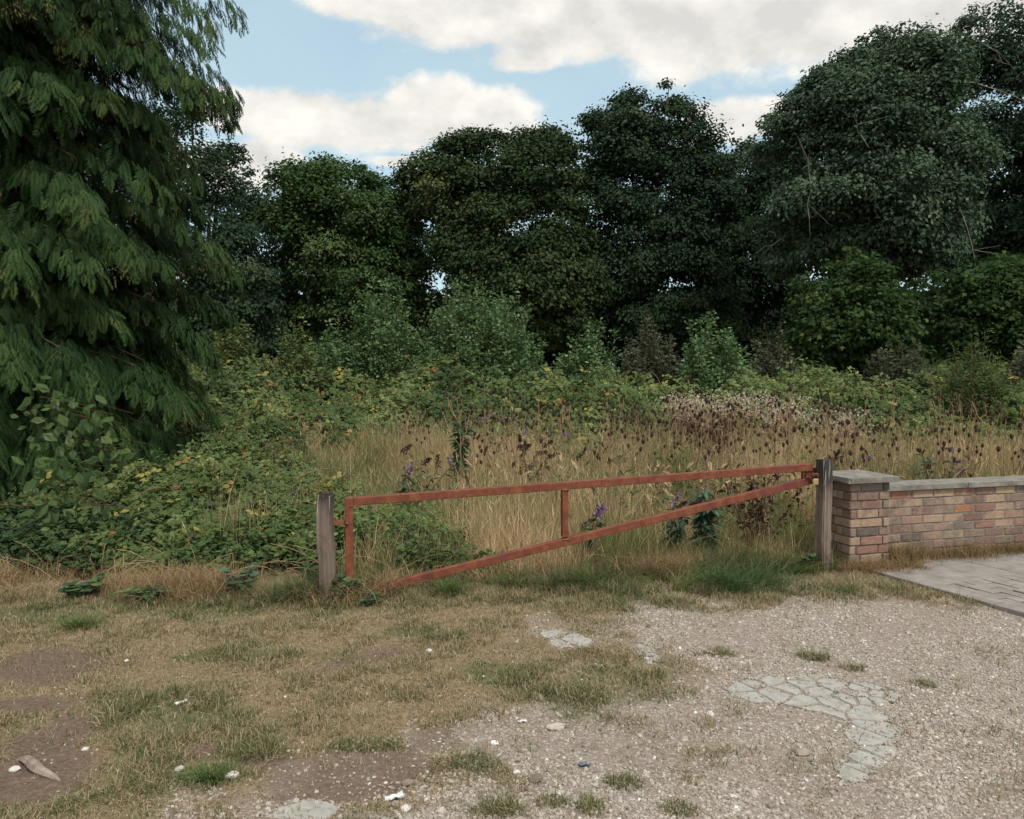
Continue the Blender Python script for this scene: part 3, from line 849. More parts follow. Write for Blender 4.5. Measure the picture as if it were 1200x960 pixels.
shrub('sallow_bush', 'reddish brown bush cut off by the right edge above the brambles', 'bush', G_SH, 1215, 396, 44, 15.5, M_greyshrub, 80, 100, .075, P_rhomb, tint_bias=.2)
shrub('sallow_bush', 'dull bush against the conifer, behind the brambles', 'bush', G_SH, 272, 382, 44, 16.0, M_bramble, 70, 90, .08, P_rhomb, ragged=.4, tint_bias=-.05)


# ------------------------------------------------------------------ brambles
near_poly = [(-6.8, 6.15), (-4.2, 6.1), (-3.3, 6.25), (-2.4, 6.15), (-1.55, 5.95), (-1.1, 6.15), (-.25, 6.3), (.0, 6.8), (-.8, 7.6), (-1.75, 8.7), (-2.6, 10), (-2.7, 12), (-6, 15), (-9, 12), (-8, 8)]


def near_mask(x, y): return sdist(x, y, near_poly) + (fbm(x * 1.25, y * 1.25, 4, 2.0) - .5) * 1.25


def far_front(x):
    return 11.6 + 1.6 * (fbm(x * .35, np.zeros(np.shape(x)), 3, 7.7) - .5) + .5 * sstep(-.5, -3, x) - 1.2 * sstep(-3.5, -5.5, x) + .9 * sstep(2.0, 4.5, x) - .8 * sstep(6, 9, x)


def bramble_far_h(x, y):
    f = far_front(x); d = y - f
    h = (.75 + .75 * sstep(0, 4.5, d)) * (.86 + 1.25 * (fbm(x * .62, y * .62, 3, 5.0) - .5)) + .18 * sstep(3, 7, d)
    return np.where(d > 0, h * sstep(-.2, .5, d), 0)


def bramble_near_h(x, y):
    m = near_mask(x, y)
    h = (.16 + .36 * sstep(6.3, 8.2, y) + .52 * sstep(8.0, 11.5, y)) * (.8 + .7 * (fbm(x * 1.3, y * 1.3, 3, 1.0) - .3))
    h *= 1 - .3 * sstep(-1.6, -.6, x) - .35 * sstep(-3.3, -4.6, x)
    h = np.minimum(h, .3 + 1.2 * np.clip(np.hypot(x + 6.75, y - 10) - 2.7, 0, 1) * sstep(-5.2, -3.6, x) + .15 * (y > 8))
    return np.where(m > 0, h * (.14 + .86 * sstep(0, .85, m)), 0)


def bramble(name, label, hf, xr, yr, n, leaf, canes, tb=0.0, keep=None):
    x = rng.uniform(*xr, n); y = rng.uniform(*yr, n); h = hf(x, y)
    ok = h > .08
    ok &= np.abs(x / y) < .86
    if keep is not None: ok &= keep(x, y)
    x, y, h = x[ok], y[ok], h[ok]; n = len(x)
    e = .25; gx = (hf(x + e, y) - hf(x - e, y)) / (2 * e); gy = (hf(x, y + e) - hf(x, y - e)) / (2 * e)
    nrm = unit(np.stack([-np.clip(gx, -2, 2), -np.clip(gy, -2, 2), np.ones(n)], 1))
    lump = (fbm(x * 2.3, y * 2.3, 4, 3.0) - .5) * .62
    z = gz(x, y) + np.maximum(.03, (h + lump) * (1 - .7 * rng.random(n) ** 2.2)) + .05 * rng.random(n)
    # a few shoots stand above the rest
    up = rng.random(n) < .04
    z = z + np.where(up, rng.uniform(.03, .22, n), 0)
    P = np.stack([x, y, z], 1)
    a = Acc(); a.smooth = False
    axis = unit(np.cross(nrm, rng.normal(size=(n, 3)))) * .9 + nrm * .25 + np.array([0, -.15, -.1])
    tint = np.clip(.40 + tb + (fbm(x * .9, y * .9, 4, 12.0) - .5) * 1.1 + rng.normal(0, .13, n), 0, .88)
    tint = np.where(rng.random(n) < .03 + .12 * (fbm(x * 1.2, y * 1.2, 2, 31.0) > .62), rng.uniform(.9, 1, n), tint)
    ln = unit(nrm + np.array([0, -.25, 0]) + rng.normal(size=(n, 3)) * .5)
    S = leaf * rng.uniform(.5, 1.5, n)
    F = frames(axis, ln)
    for ang in (-68, 0, 68):
        c, s = math.cos(R(ang)), math.sin(R(ang))
        d = F[:, :, 1] * c + F[:, :, 0] * s
        a.scatter(P_leaf, P + d * (S * .25)[:, None], frames(d + rng.normal(size=(n, 3)) * .12, ln + rng.normal(size=(n, 3)) * .18), S * (1.0 if ang == 0 else .85), tint)
    # arching canes
    for i in range(canes):
        for _ in range(40):
            cx, cy = rng.uniform(*xr), rng.uniform(*yr)
            hh = float(hf(np.array([cx]), np.array([cy]))[0])
            if hh > .15 and abs(cx / cy) < .8 and (keep is None or bool(keep(np.array([cx]), np.array([cy]))[0])): break
        az = rng.uniform(0, 6.28); L = rng.uniform(.5, 1.4); s = np.linspace(0, 1, 8)[:, None]
        p = np.array([cx, cy, hh * .6]) + np.array([math.cos(az), math.sin(az), 0]) * L * s + np.array([0, 0, 1]) * (hh * .55 * np.sin(s * 2.4) * rng.uniform(.6, 1.1))
        tube(a, p, .0065 * (1.2 - s[:, 0] * .7), 4, rng.random(), 1)
    o = a.build(name, [M_bramble, M_cane])
    tag(o, label, 'brambles', kind='stuff')


bramble('bramble_thicket', 'wide band of green brambles between the dry meadow and the bushes', bramble_far_h, (-14, 20), (10, 21.5), 125000, .092, 160)
bramble('bramble_thicket', 'yellow-flecked brambles spilling from the conifer to the hinge end of the gate', bramble_near_h, (-7, .2), (5.8, 14), 120000, .056, 110, .09,
        lambda x, y: (np.hypot(x + 6.75, y - 10) > 2.5) & (rng.random(np.shape(x)) < (1 - .55 * sstep(-1.5, -.8, x)) * (.45 + 1.3 * fbm(x * 1.9, y * 1.9, 3, 91.0))))


# ------------------------------------------------------------------ grasses
def blades(acc, pos, h, w, az, lean, tint, segs=3, mat=0):
    n = len(pos)
    if n == 0: return
    s = np.linspace(0, 1, segs + 1)
    hd = np.stack([np.cos(az), np.sin(az), np.zeros(n)], 1)
    wa = az + np.pi / 2 + rng.normal(0, .6, n); wd = np.stack([np.cos(wa), np.sin(wa), np.zeros(n)], 1)
    cz = h[:, None] * (s[None] * (1 - .35 * lean[:, None] * s[None])); cl = (h * lean)[:, None] * s[None] ** 1.8
    ctr = pos[:, None] + hd[:, None] * cl[..., None]; ctr[..., 2] += cz
    ww = w[:, None] * (1 - .9 * s[None] ** 1.4) * .5
    v = np.stack([ctr - wd[:, None] * ww[..., None], ctr + wd[:, None] * ww[..., None]], 2)     # n, segs+1, 2, 3
    k = 2 * (segs + 1); q = np.array([(2 * i, 2 * i + 1, 2 * i + 3, 2 * i + 2) for i in range(segs)])
    f = (q[None] + (np.arange(n) * k)[:, None, None]).reshape(-1, 4)
    acc.add(v.reshape(-1, 3), [f], np.repeat(tint, k), mat)
    return ctr[:, -1]


def meadow():
    a = Acc()
    n = 430000
    x = rng.uniform(-3.6, 11.5, n); y = 5.95 + 9.0 * rng.random(n) ** 1.15
    lim = far_front(x) + .5
    ok = (y < lim) & (np.abs(x / y) < .84) & ((near_mask(x, y) < .15 + .3 * rng.random(n)) | (rng.random(n) < np.where(x > -2.6, .22, .08) * (y > 6.9)))
    # not on the near side of the gate, the wall or the paving
    gate_y = 5.66 + (x + 1.17) * .24
    wall_y = np.where(x > 2.45, 6.95 + (x - 2.7) * .287, 0)
    ok &= y > np.maximum(gate_y + .02 + .25 * rng.random(n) * (x < 2.4), np.where(x > 2.4, wall_y, 0))
    ok &= rng.random(n) < .25 + 1.1 * fbm(x * 1.4, y * 1.4, 3, 21.0)
    ok &= (x > -1.35) | (y > 6.5)
    ok &= np.hypot(x + 6.75, y - 10) > 2.9
    x, y = x[ok], y[ok]; n = len(x)
    near_gate = 1 - sstep(.1, 1.4, y - (5.66 + (x + 1.17) * .24))
    g = fbm(x * .9, y * .9, 3, 33.0)
    greenish = sstep(.47, .64, g + .16 * near_gate + .12 * sstep(.8, -.6, x) * (y < 8.5))
    h = np.where(rng.random(n) < .04, 1.45, 1.0) * (.60 - .30 * near_gate + .22 * (fbm(x * .7, y * .7, 2, 14.0) - .5) + .12 * sstep(8, 11, y)) * rng.uniform(.3, 1.3, n) * (1 - .45 * sstep(.52, .64, fbm(x * 1.1, y * 1.1, 3, 97.0)))
    tint = np.clip(np.where(rng.random(n) < greenish * .8, rng.uniform(0, .3, n), rng.normal(.60, .17, n) - .16 * (fbm(x * 2.3, y * 2.3, 3, 81.0) > .55)), 0, 1)
    lean = np.abs(rng.normal(.22, .30, n)) + .5 * rng.random(n) * sstep(.52, .64, fbm(x * 1.1, y * 1.1, 3, 97.0)) + .35 * near_gate * rng.random(n)
    tip = blades(a, np.stack([x, y, gz(x, y) - .01], 1), h, rng.uniform(.0016, .0038, n) * (1 + .06 * y), rng.uniform(0, 6.283, n), lean, tint, 3)
    sel = (rng.random(n) < .2) & (h > .42) & (near_mask(x, y) < .1)
    m = sel.sum(); d = rng.normal(size=(m, 3)) * .35 + np.array([0, 0, 1])
    a.scatter(proto_rhomb(.03, .01, 0), tip[sel] - np.array([0, 0, .05]), frames(d, rand_dirs(m)), rng.uniform(.06, .13, m), np.clip(rng.normal(.58, .12, m), 0, 1))
    tag(a.build('meadow_grass', M_straw), 'tall dry straw-coloured grass filling the field behind the gate', 'grass', kind='stuff')


meadow()


GA0, GB0 = (-1.17, 5.62), (2.47, 6.49)                # the gate's two ends on the ground


def verge():
    """collapsed dead grass along the foot of the brambles and in front of the gate"""
    a = Acc(); n = 42000
    x = rng.uniform(-5.6, 2.7, n)
    y0 = np.where(x < -1.4, 5.80 + .55 * (fbm(x * 1.5, x * 0, 3, 2.0) - .5) + .05 * np.abs(x + 2.6), 5.6 + (x + 1.17) * .235)
    w = np.where(x < -1.4, .30, .22)
    y = y0 + w * rng.normal(0, .55, n)
    keep = rng.random(n) < 3.4 * (fbm(x * 1.7, y * 2.1, 3, 44.0) - .34)
    x, y = x[keep], y[keep]; n = len(x)
    g = fbm(x * 1.6, y * 1.6, 3, 71.0) + .10 * (x > -.6)
    tint = np.where(rng.random(n) < sstep(.5, .66, g) * .85, rng.uniform(0, .25, n), np.clip(rng.normal(.66, .16, n), .3, 1))
    blades(a, np.stack([x, y, gz(x, y) - .005], 1), rng.uniform(.08, .30, n), rng.uniform(.0025, .006, n), rng.uniform(0, 6.283, n), np.abs(rng.normal(1.0, .5, n)), tint, 3)
    # loose dead stalks lying about
    for i in range(60):
        px = rng.uniform(-3.9, -1.2) if i < 40 else rng.uniform(-1, 2.2); py = 5.85 + rng.uniform(-.1, .45) + max(0, px + 1.2) * .22
        az = rng.uniform(0, 6.28); L = rng.uniform(.25, .6); s = np.linspace(0, 1, 4)[:, None]
        p = np.array([px, py, .05]) + np.array([math.cos(az) * L, math.sin(az) * .4 * L, rng.uniform(0, .25)]) * s + np.array([0, 0, .05]) * np.sin(s * 3)
        tube(a, p, .0022, 4, rng.uniform(.6, 1))
    tag(a.build('dead_grass', M_dead), 'flattened dead grass along the foot of the brambles and gate', 'grass', kind='stuff')


verge()


def herbs():
    """low leafy growth: dark nettles under the conifer and bramble edge, yellower herbs behind and under the gate"""
    a = Acc()
    def put(x, y, h, leaf, tint, proto):
        n = len(x); k = 5
        z = gz(x, y)[:, None] + h[:, None] * rng.uniform(.15, 1, (n, k))
        P = np.stack([np.repeat(x, k) + rng.normal(0, .045, n * k), np.repeat(y, k) + rng.normal(0, .045, n * k), z.ravel()], 1)
        d = rng.normal(size=(n * k, 3)) * np.array([1, 1, .3]) + np.array([0, 0, -.1])
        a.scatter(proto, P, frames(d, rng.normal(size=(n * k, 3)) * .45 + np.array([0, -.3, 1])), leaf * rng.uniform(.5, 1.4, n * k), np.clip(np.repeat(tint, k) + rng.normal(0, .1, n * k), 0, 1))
    n = 9000; x = rng.uniform(-6.2, -1.35, n); y = 5.85 + 1.7 * rng.random(n); w = fbm(x * 1.7, y * 1.7, 3, 27.0)
    ok = (rng.random(n) < 3.5 * (w - .36)) & (y > 5.95 + .5 * fbm(x * 2.1, x * 0, 3, 41.0)) & (np.abs(x / y) < .86); x, y, w = x[ok], y[ok], w[ok]
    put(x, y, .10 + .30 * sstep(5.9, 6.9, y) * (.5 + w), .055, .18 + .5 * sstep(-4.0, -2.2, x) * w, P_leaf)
    n = 9000; t = rng.random(n); off = np.abs(rng.normal(0, .75, n)); x = GA0[0] + (GB0[0] - GA0[0]) * t - .232 * off; y = GA0[1] + (GB0[1] - GA0[1]) * t + .973 * off - .12
    w = fbm(x * 1.5, y * 1.5, 3, 57.0) + .18 * sstep(.45, .05, t)
    ok = (rng.random(n) < 3.2 * (w - .46)) & (off > .32 + .25 * rng.random(n)); x, y, w, t, off = x[ok], y[ok], w[ok], t[ok], off[ok]
    put(x, y, .08 + (.10 + .42 * sstep(.5, .0, t)) * rng.uniform(.4, 1, len(x)) * sstep(.2, 1.0, off), .05, .40 + .4 * (fbm(x * 2.2, y * 2.2, 2, 63.0) - .4) + .12, P_leaf)
    n = 5000; x = rng.uniform(-.5, 9, n); y = rng.uniform(7, 11.5, n); w = fbm(x * 1.1, y * 1.1, 3, 77.0); ok = (w > .56) & (y > 7.3 + .29 * np.maximum(0, x - 2.5)); x, y = x[ok], y[ok]
    put(x, y, rng.uniform(.3, .75, len(x)), .07, rng.uniform(.3, .7, len(x)), P_lance)
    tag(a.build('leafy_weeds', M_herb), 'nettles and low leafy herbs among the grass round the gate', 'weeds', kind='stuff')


herbs()


def lawn():
    a = Acc(); n = 720000
    y = 2.45 + 3.75 * rng.random(n) ** 1.05; x = rng.uniform(-1.02, .78, n) * (y + .3)
    g = gravel_mask(x, y); s = soil_mask(x, y); gr = green_mask(x, y)
    tuft = fbm(x * 5.5, y * 5.5, 3, 15.0)
    dens = (1 - .97 * g) * (1 - .93 * s) * (.34 + 1.1 * sstep(.38, .64, tuft)) + .10 * g * (fbm(x * 4.0, y * 4.0, 2, 50.0) > .66)
    spots = np.zeros(n)
    for q in ((730, 914, 26, 10), (560, 893, 60, 12), (300, 880, 60, 15), (430, 873, 62, 9), (690, 938, 26, 16), (1080, 800, 18, 6), (590, 945, 40, 16), (800, 945, 30, 14), (650, 935, 34, 14), (845, 765, 40, 8), (960, 770, 30, 6), (1000, 782, 20, 6)):
        spots = np.maximum(spots, spot(x, y, *q) + (fbm(x * 6, y * 6, 2, 3.0) - .5) * .9)
    dens = np.maximum(dens, sstep(.1, .5, spots))
    pave = (x > 2.9) & (y > 5.0) & ((x - 2.96) * .917 + (y - 6.2) * .4 > -.02)
    ok = (rng.random(n) < dens * .8) & (y < np.where(x < 2.3, 5.75 + (x + 1.3) * .22 * (x > -1.3), 6.3) + .25 * rng.random(n)) & ~pave
    x, y, gr, tuft, sp = x[ok], y[ok], gr[ok], tuft[ok], spots[ok]; n = len(x)
    far = sstep(5.2, 5.8, y)
    h = (.013 + .027 * rng.random(n)) * (.8 + .55 * sstep(.42, .7, tuft)) * (1 + .9 * np.clip(np.maximum(gr, sstep(.2, .6, sp)), 0, 1) * rng.random(n)) * (1 + .8 * far)
    tint = np.where(rng.random(n) < .13 + .5 * np.maximum(gr * .75, sstep(.1, .5, sp) * .8), rng.uniform(0, .34, n), np.clip(rng.normal(.66, .17, n), 0, 1))
    blades(a, np.stack([x, y, gz(x, y) - .004], 1), h, rng.uniform(.0022, .0042, n) * (1 + .1 * y), rng.uniform(0, 6.283, n), np.abs(rng.normal(.75, .45, n)), tint, 2)
    tag(a.build('short_grass', M_lawn), 'thin trampled turf, half straw and half green, on the near ground', 'grass', kind='stuff')


lawn()


def lush(px, py, rpx, n, h, name, label, tb=0.3, flat=.6, wd=.006):
    c = gp(px, py); r = rpx / FPX * c.y
    a = Acc()
    n = int(n * .75); rr = np.abs(rng.normal(0, .48, n)) * r; an = rng.uniform(0, 6.283, n)
    x = rr * np.cos(an); y = rr * np.sin(an) * flat
    keep = rng.random(n) < 3.2 * (fbm((x + c.x) * 5, (y + c.y) * 5, 3, 5.0) - .28)
    x, y, rr, an = x[keep], y[keep], rr[keep], an[keep]; n = len(x)
    hh = h * rng.uniform(.45, 1.15, n) * (.35 + .9 * fbm((x + c.x) * 9, (y + c.y) * 9, 2, 15.0))
    blades(a, np.stack([x, y, gz(x + c.x, y + c.y) - .005], 1), hh, rng.uniform(.5, 1.2, n) * wd, an + rng.normal(0, .9, n), np.abs(rng.normal(.95, .4, n)), np.clip(rng.normal(tb, .24, n), 0, 1), 4)
    o = a.build(name, M_lush, loc=(c.x, c.y, 0)); tag(o, label, 'grass tuft', 'green grass tufts near the gate')


lush(850, 688, 80, 4600, .25, 'grass_tuft', 'large bluish green grass tuft spreading on the gravel edge below the gate', .12)
lush(790, 694, 34, 1500, .26, 'grass_tuft', 'bright yellow-green tuft beside the large bluish tuft', .85)
lush(700, 690, 56, 2200, .24, 'grass_tuft', 'mixed green tuft under the lower rail near the upright', .5)
lush(600, 690, 40, 1100, .20, 'grass_tuft', 'low pale green tuft under the middle of the lower rail', .7)
lush(358, 702, 24, 900, .30, 'grass_tuft', 'dark arching grass tuft against the hinge post', .2)
lush(925, 672, 40, 1400, .20, 'grass_tuft', 'leafy green patch at the foot of the lock post', .6)
lush(1000, 696, 46, 1100, .11, 'grass_tuft', 'low green patch on the gravel before the brick pillar', .45, .4)
lush(520, 698, 36, 1300, .18, 'grass_tuft', 'sparse tuft where the lower rail meets the ground', .5)
lush(90, 736, 44, 620, .11, 'grass_tuft', 'small bright tuft on the turf below the conifer', .6)
lush(245, 912, 44, 620, .085, 'grass_tuft', 'round green tuft nearest the camera beside a pale stone', .5)


# ------------------------------------------------------------------ gravel
def ico(jit, seed):
    bm = bmesh.new(); bmesh.ops.create_icosphere(bm, subdivisions=1, radius=1.0); r = np.random.default_rng(seed)
    v = np.array([q.co[:] for q in bm.verts]); bm.verts.index_update(); f = np.array([[q.index for q in fc.verts] for fc in bm.faces]); bm.free()
    v = v * (1 + r.normal(size=(len(v), 1)) * jit); return v, [f]


stones = [ico(.16, s) for s in range(6)]


def rot_rand(n, flat=.35):
    nrm = unit(np.array([0, 0, 1]) + rng.normal(size=(n, 3)) * flat); return frames(np.cross(nrm, rng.normal(size=(n, 3))), nrm)


conc_polys = [[(843, 806), (868, 796), (885, 790), (920, 793), (955, 785), (985, 797), (1020, 797), (1045, 804), (1066, 815), (1048, 822), (1020, 828), (1046, 840), (1058, 855), (1052, 873), (1045, 890), (1026, 903),
               (1004, 916), (976, 905), (992, 888), (1004, 870), (990, 858), (1000, 846), (972, 834), (945, 831), (918, 824), (882, 822), (862, 812)],
              [(628, 741), (652, 736), (672, 741), (700, 752), (690, 762), (650, 760), (640, 752)],
              [(735, 753), (760, 751), (778, 757), (776, 768), (770, 780), (752, 777), (752, 765)],
              [(300, 952), (340, 934), (380, 931), (420, 945), (470, 950), (520, 962), (510, 1010), (330, 1020), (280, 985)]]
conc_world = [[tuple(gp(*p)[:2]) for p in pl] for pl in conc_polys]


def gravel():
    a = Acc(); n = 400000
    y = 2.3 + 4.4 * rng.random(n) ** 1.25; x = rng.uniform(-.6, .98, n) * (y + .2)
    g = gravel_mask(x, y); s = soil_mask(x, y)
    dn = np.full(n, .0)
    c = np.full(n, -9.0)
    for w in conc_world: c = np.maximum(c, sdist(x, y, w))
    loose = sstep(.40, .62, fbm(x * 2.2, y * 2.2, 4, 61.0))
    near = spot(x, y, 640, 930, 300, 46)
    dens = g * (.20 + .50 * loose) * (1 - .6 * s) + .008 * (x > -2.5) * (y < 4.6) + .25 * sstep(-.1, .6, near) * (1 - .4 * s)
    pave = (x > 2.85) & ((x - 2.96) * .917 + (y - 6.2) * .4 > -.01)
    ok = (rng.random(n) < np.where(c > -.005, .05 + .22 * (c < .03), dens)) & ~pave & (y < 6.3)
    x, y, c = x[ok], y[ok], c[ok]; n = len(x)
    r = .0034 + .0062 * rng.random(n) ** 2.6 + .007 * (rng.random(n) < .012)
    tint = np.clip(rng.normal(.48, .17, n), 0, 1); tint = np.where(rng.random(n) < .007, rng.uniform(.88, 1, n), tint)
    P = np.stack([x, y, gz(x, y) + r * .12 + .004 * (c > 0)], 1); S = r[:, None] * np.stack([rng.uniform(.8, 1.35, n), rng.uniform(.8, 1.35, n), rng.uniform(.45, .8, n)], 1)
    pk = rng.integers(0, 6, n)
    for q in range(6):
        w = pk == q; a.scatter(stones[q], P[w], rot_rand(w.sum()), S[w], tint[w])
    tag(a.build('gravel', M_gravel), 'loose pale flint gravel scattered over the near ground', 'gravel', kind='stuff')


gravel()


# ------------------------------------------------------------------ cracked concrete left in the gravel, and the paving by the wall
def clip_half(poly, p, nrm):
    out = []
    for i in range(len(poly)):
        a, b = poly[i], poly[(i + 1) % len(poly)]
        da, db = (a - p) @ nrm, (b - p) @ nrm
        if da <= 0: out.append(a)
        if (da < 0) != (db < 0): out.append(a + (b - a) * da / (da - db))
    return out


def cracked(poly, n, seed, label, gap=.011):
    r = np.random.default_rng(seed); P = np.array(poly); lo, hi = P.min(0), P.max(0)
    pts = []; tries = 0
    while len(pts) < n and tries < 9000:
        tries += 1
        q = r.uniform(lo, hi)
        if sdist(q[0], q[1], poly) > .015 and all(np.hypot(*(q - t)) > .45 * math.sqrt((hi - lo).prod() / n) * r.uniform(.5, 1.2) for t in pts): pts.append(q)
    c0 = P.mean(0); acc = Acc()
    for i, p in enumerate(pts):
        cell = [np.array(v) for v in ((p[0] - .45, p[1] - .45), (p[0] + .45, p[1] - .45), (p[0] + .45, p[1] + .45), (p[0] - .45, p[1] + .45))]
        for j, q in enumerate(pts):
            if i == j: continue
            nn = (q - p) / np.linalg.norm(q - p); cell = clip_half(cell, (p + q) / 2 - nn * gap * r.uniform(.3, 1.2), nn)
            if len(cell) < 3: break
        if len(cell) < 3: continue
        # densify, pull points outside the outline in towards the cell centre, roughen
        ring = []
        m = len(cell)
        for k in range(m):
            for t in np.linspace(0, 1, 8, endpoint=False): ring.append(cell[k] * (1 - t) + cell[(k + 1) % m] * t)
        ring2 = []
        for v in ring:
            lo_, hi_ = 0.0, 1.0
            if sdist(v[0], v[1], poly) < .05 * (float(vnoise(v[0] * 14, v[1] * 14)) - .3):
                for _ in range(14):
                    md = (lo_ + hi_) / 2
                    w = p + (v - p) * md
                    if sdist(w[0], w[1], poly) > .05 * (float(vnoise(w[0] * 14, w[1] * 14)) - .3): lo_ = md
                    else: hi_ = md
                v = p + (v - p) * lo_
            ring2.append(v + r.normal(size=2) * .003)
        ring2 = np.array(ring2); k = len(ring2)
        z0 = float(gz(p[0], p[1])); top = z0 + .004 + r.uniform(-.0015, .002); tilt = r.normal(size=2) * .004
        zt = top + (ring2 - p) @ tilt
        inner = p + (ring2 - p) * .965
        V = np.concatenate([np.c_[ring2 - c0, np.full(k, z0 - .03)], np.c_[ring2 - c0, zt - .006], np.c_[inner - c0, zt]])
        qd = [(j, (j + 1) % k, k + (j + 1) % k, k + j) for j in range(k)] + [(k + j, k + (j + 1) % k, 2 * k + (j + 1) % k, 2 * k + j) for j in range(k)]
        acc.add(V, [np.array(qd), np.array([[2 * k + j for j in range(k)]])])
    o = acc.build('concrete_patch', M_conc, loc=(c0[0], c0[1], 0)); tag(o, label, 'concrete', 'cracked concrete showing through the gravel', 'structure')


cracked(conc_world[0], 30, 3, 'largest patch of pale concrete, broken crazily into many pieces in the gravel')
cracked(conc_world[1], 3, 4, 'pale concrete patch on the turf edge below the middle of the gate')
cracked(conc_world[2], 4, 5, 'smallest concrete patch, just right of the one on the turf edge')
cracked(conc_world[3], 7, 6, 'concrete patch cut by the bottom edge of the picture')

PO = np.array([2.96, 6.2]); PU = np.array([.4, -.917]); PV = np.array([.917, .4])
BOX = chamfer_box(.5 * .03)


def pave():
    a = Acc()

    def put(u0, u1, v0, v1, top, thick=.08, ch=.006):
        u0, u1, v0, v1 = u0 + .005, u1 - .005, v0 + .005, v1 - .005
        c = PO + PU * (u0 + u1) / 2 + PV * (v0 + v1) / 2
        h = np.array([c[0], c[1], 0])
        aa = h - np.r_[PU, 0] * (u1 - u0) / 2; bb = h + np.r_[PU, 0] * (u1 - u0) / 2
        z = top - thick / 2; aa[2] = bb[2] = z
        box_between(a, aa, bb, v1 - v0, thick, ch)
    for i in range(6):                                   # kerb edging towards the gravel
        put(-.35 + i * .62, -.35 + (i + 1) * .62, 0, .15, .024 + rng.normal() * .003)
    vv = .155
    for w in (.86, .9, .9, .9):                           # big slabs along the wall
        put(-.95, .40, vv, vv + w, .022 + rng.normal() * .003); vv += w
    for r_ in range(18):                                 # small block paving in front of them
        for k in range(34):
            v0 = .155 + k * .105; u0 = .405 + r_ * .205 + (.1 if k % 2 else 0)
            if k % 2 and r_ == 0: put(.405, .505, v0, v0 + .105, .020, .06, .004)
            put(u0, u0 + .205, v0, v0 + .105, .020 + rng.normal() * .003, .06, .004)
    tag(a.build('paving', M_slab), 'grey concrete slabs and small blocks laid before the brick wall', 'paving', kind='structure')


pave()

# ------------------------------------------------------------------ gate, posts, padlock
GA = np.array([-1.17, 5.62]); GB = np.array([2.47, 6.49]); GD = (GB - GA) / np.linalg.norm(GB - GA)


def gpt(t, z): q = GA + (GB - GA) * t; return np.array([q[0], q[1], z])


def gate():
    root = empty('field_gate', (GA[0], GA[1], 0), 'faded red steel barrier gate with a slanting lower rail', 'gate')
    org = np.array([GA[0], GA[1], 0]); nrm = (-GD[1], GD[0], 0)

    def bar(name, a, b, w=.055, h=.058):
        q = Acc(); box_between(q, a - org, b - org, w, h, .004, up=(0, 0, 1) if abs((b - a)[2]) < .9 * np.linalg.norm(b - a) else (-GD[1], GD[0], 0)); return q.build(name, M_rust, root)
    zt = lambda t: .695 + .148 * t
    bar('hinge_stile', gpt(0, .025), gpt(0, zt(0) + .029), .056, .056)
    bar('top_rail', gpt(.0085, zt(.0085)), gpt(1.0, zt(1)))
    bar('slanting_rail', gpt(.0085, .02), gpt(1.0, .735))
    bar('upright', gpt(.432, .365), gpt(.432, zt(.432) - .032), .05, .05)
    bar('latch_plate', gpt(.978, .79), gpt(1.012, .79), .03, .10)
    for t, z in ((.985, .765), (.985, .815), (-.004, .545), (-.004, .14)):
        p = gpt(t, z) - org + np.array([.232, -.973, 0]) * .034; q = Acc(); q.smooth = True
        tube(q, np.array([p, p + np.array([.232, -.973, 0]) * .012]), .011, 6); q.build('bolt', M_steel, root)
    for t, z in ((.009, zt(.009) - .03), (.432, .345), (.432, zt(.432) - .031)):
        p = gpt(t, z) - org; q = Acc(); q.smooth = True; u = np.linspace(-1, 1, 6)[:, None]
        tube(q, p + np.array([.973, .232, 0]) * u * .028 + np.array([.232, -.973, 0]) * .028, rng.uniform(.005, .008, 6), 6); q.build('weld', M_rust, root)
    for z, h in ((.545, .03), (.14, .02)):
        hb = Acc(); box_between(hb, np.array([-.145, -.03, z]), np.array([-.02, 0, z]), .03, h, .002); hb.build('hinge', M_rust, root)


gate()


def post(name, label, px, py, w, h, rz, bx=1.0):
    c = gp(px, py)
    bm = bmesh.new(); bmesh.ops.create_cube(bm, size=1.0)
    for v in bm.verts: v.co = Vector((v.co.x * w, v.co.y * w * bx, (v.co.z + .5) * (h + .3) - .3))
    bmesh.ops.bevel(bm, geom=bm.edges[:], offset=.010, segments=2, affect='EDGES')
    bmesh.ops.subdivide_edges(bm, edges=[e for e in bm.edges if abs(e.verts[0].co.z - e.verts[1].co.z) > .3], cuts=14)
    for v in bm.verts:
        k = v.co.z
        v.co.x += .006 * math.sin(k * 9 + px) + random.gauss(0, .0016); v.co.y += .006 * math.cos(k * 7 + px) + random.gauss(0, .0016)
        if k > h - .02: v.co.z += random.gauss(0, .004)
    me = bpy.data.meshes.new(name); bm.to_mesh(me); bm.free(); me.materials.append(M_wood)
    o = bpy.data.objects.new(name, me); col.objects.link(o); o.location = (c.x, c.y, 0); o.rotation_euler = (0, 0, rz)
    tag(o, label, 'post', 'timber gate posts'); return o


post('gate_post', 'shorter weathered timber post at the hinge end of the gate', 383, 703, .098, .765, R(-14))
rp = post('gate_post', 'taller timber post with padlock, against the brick pillar', 964, 668, .098, .915, R(24))


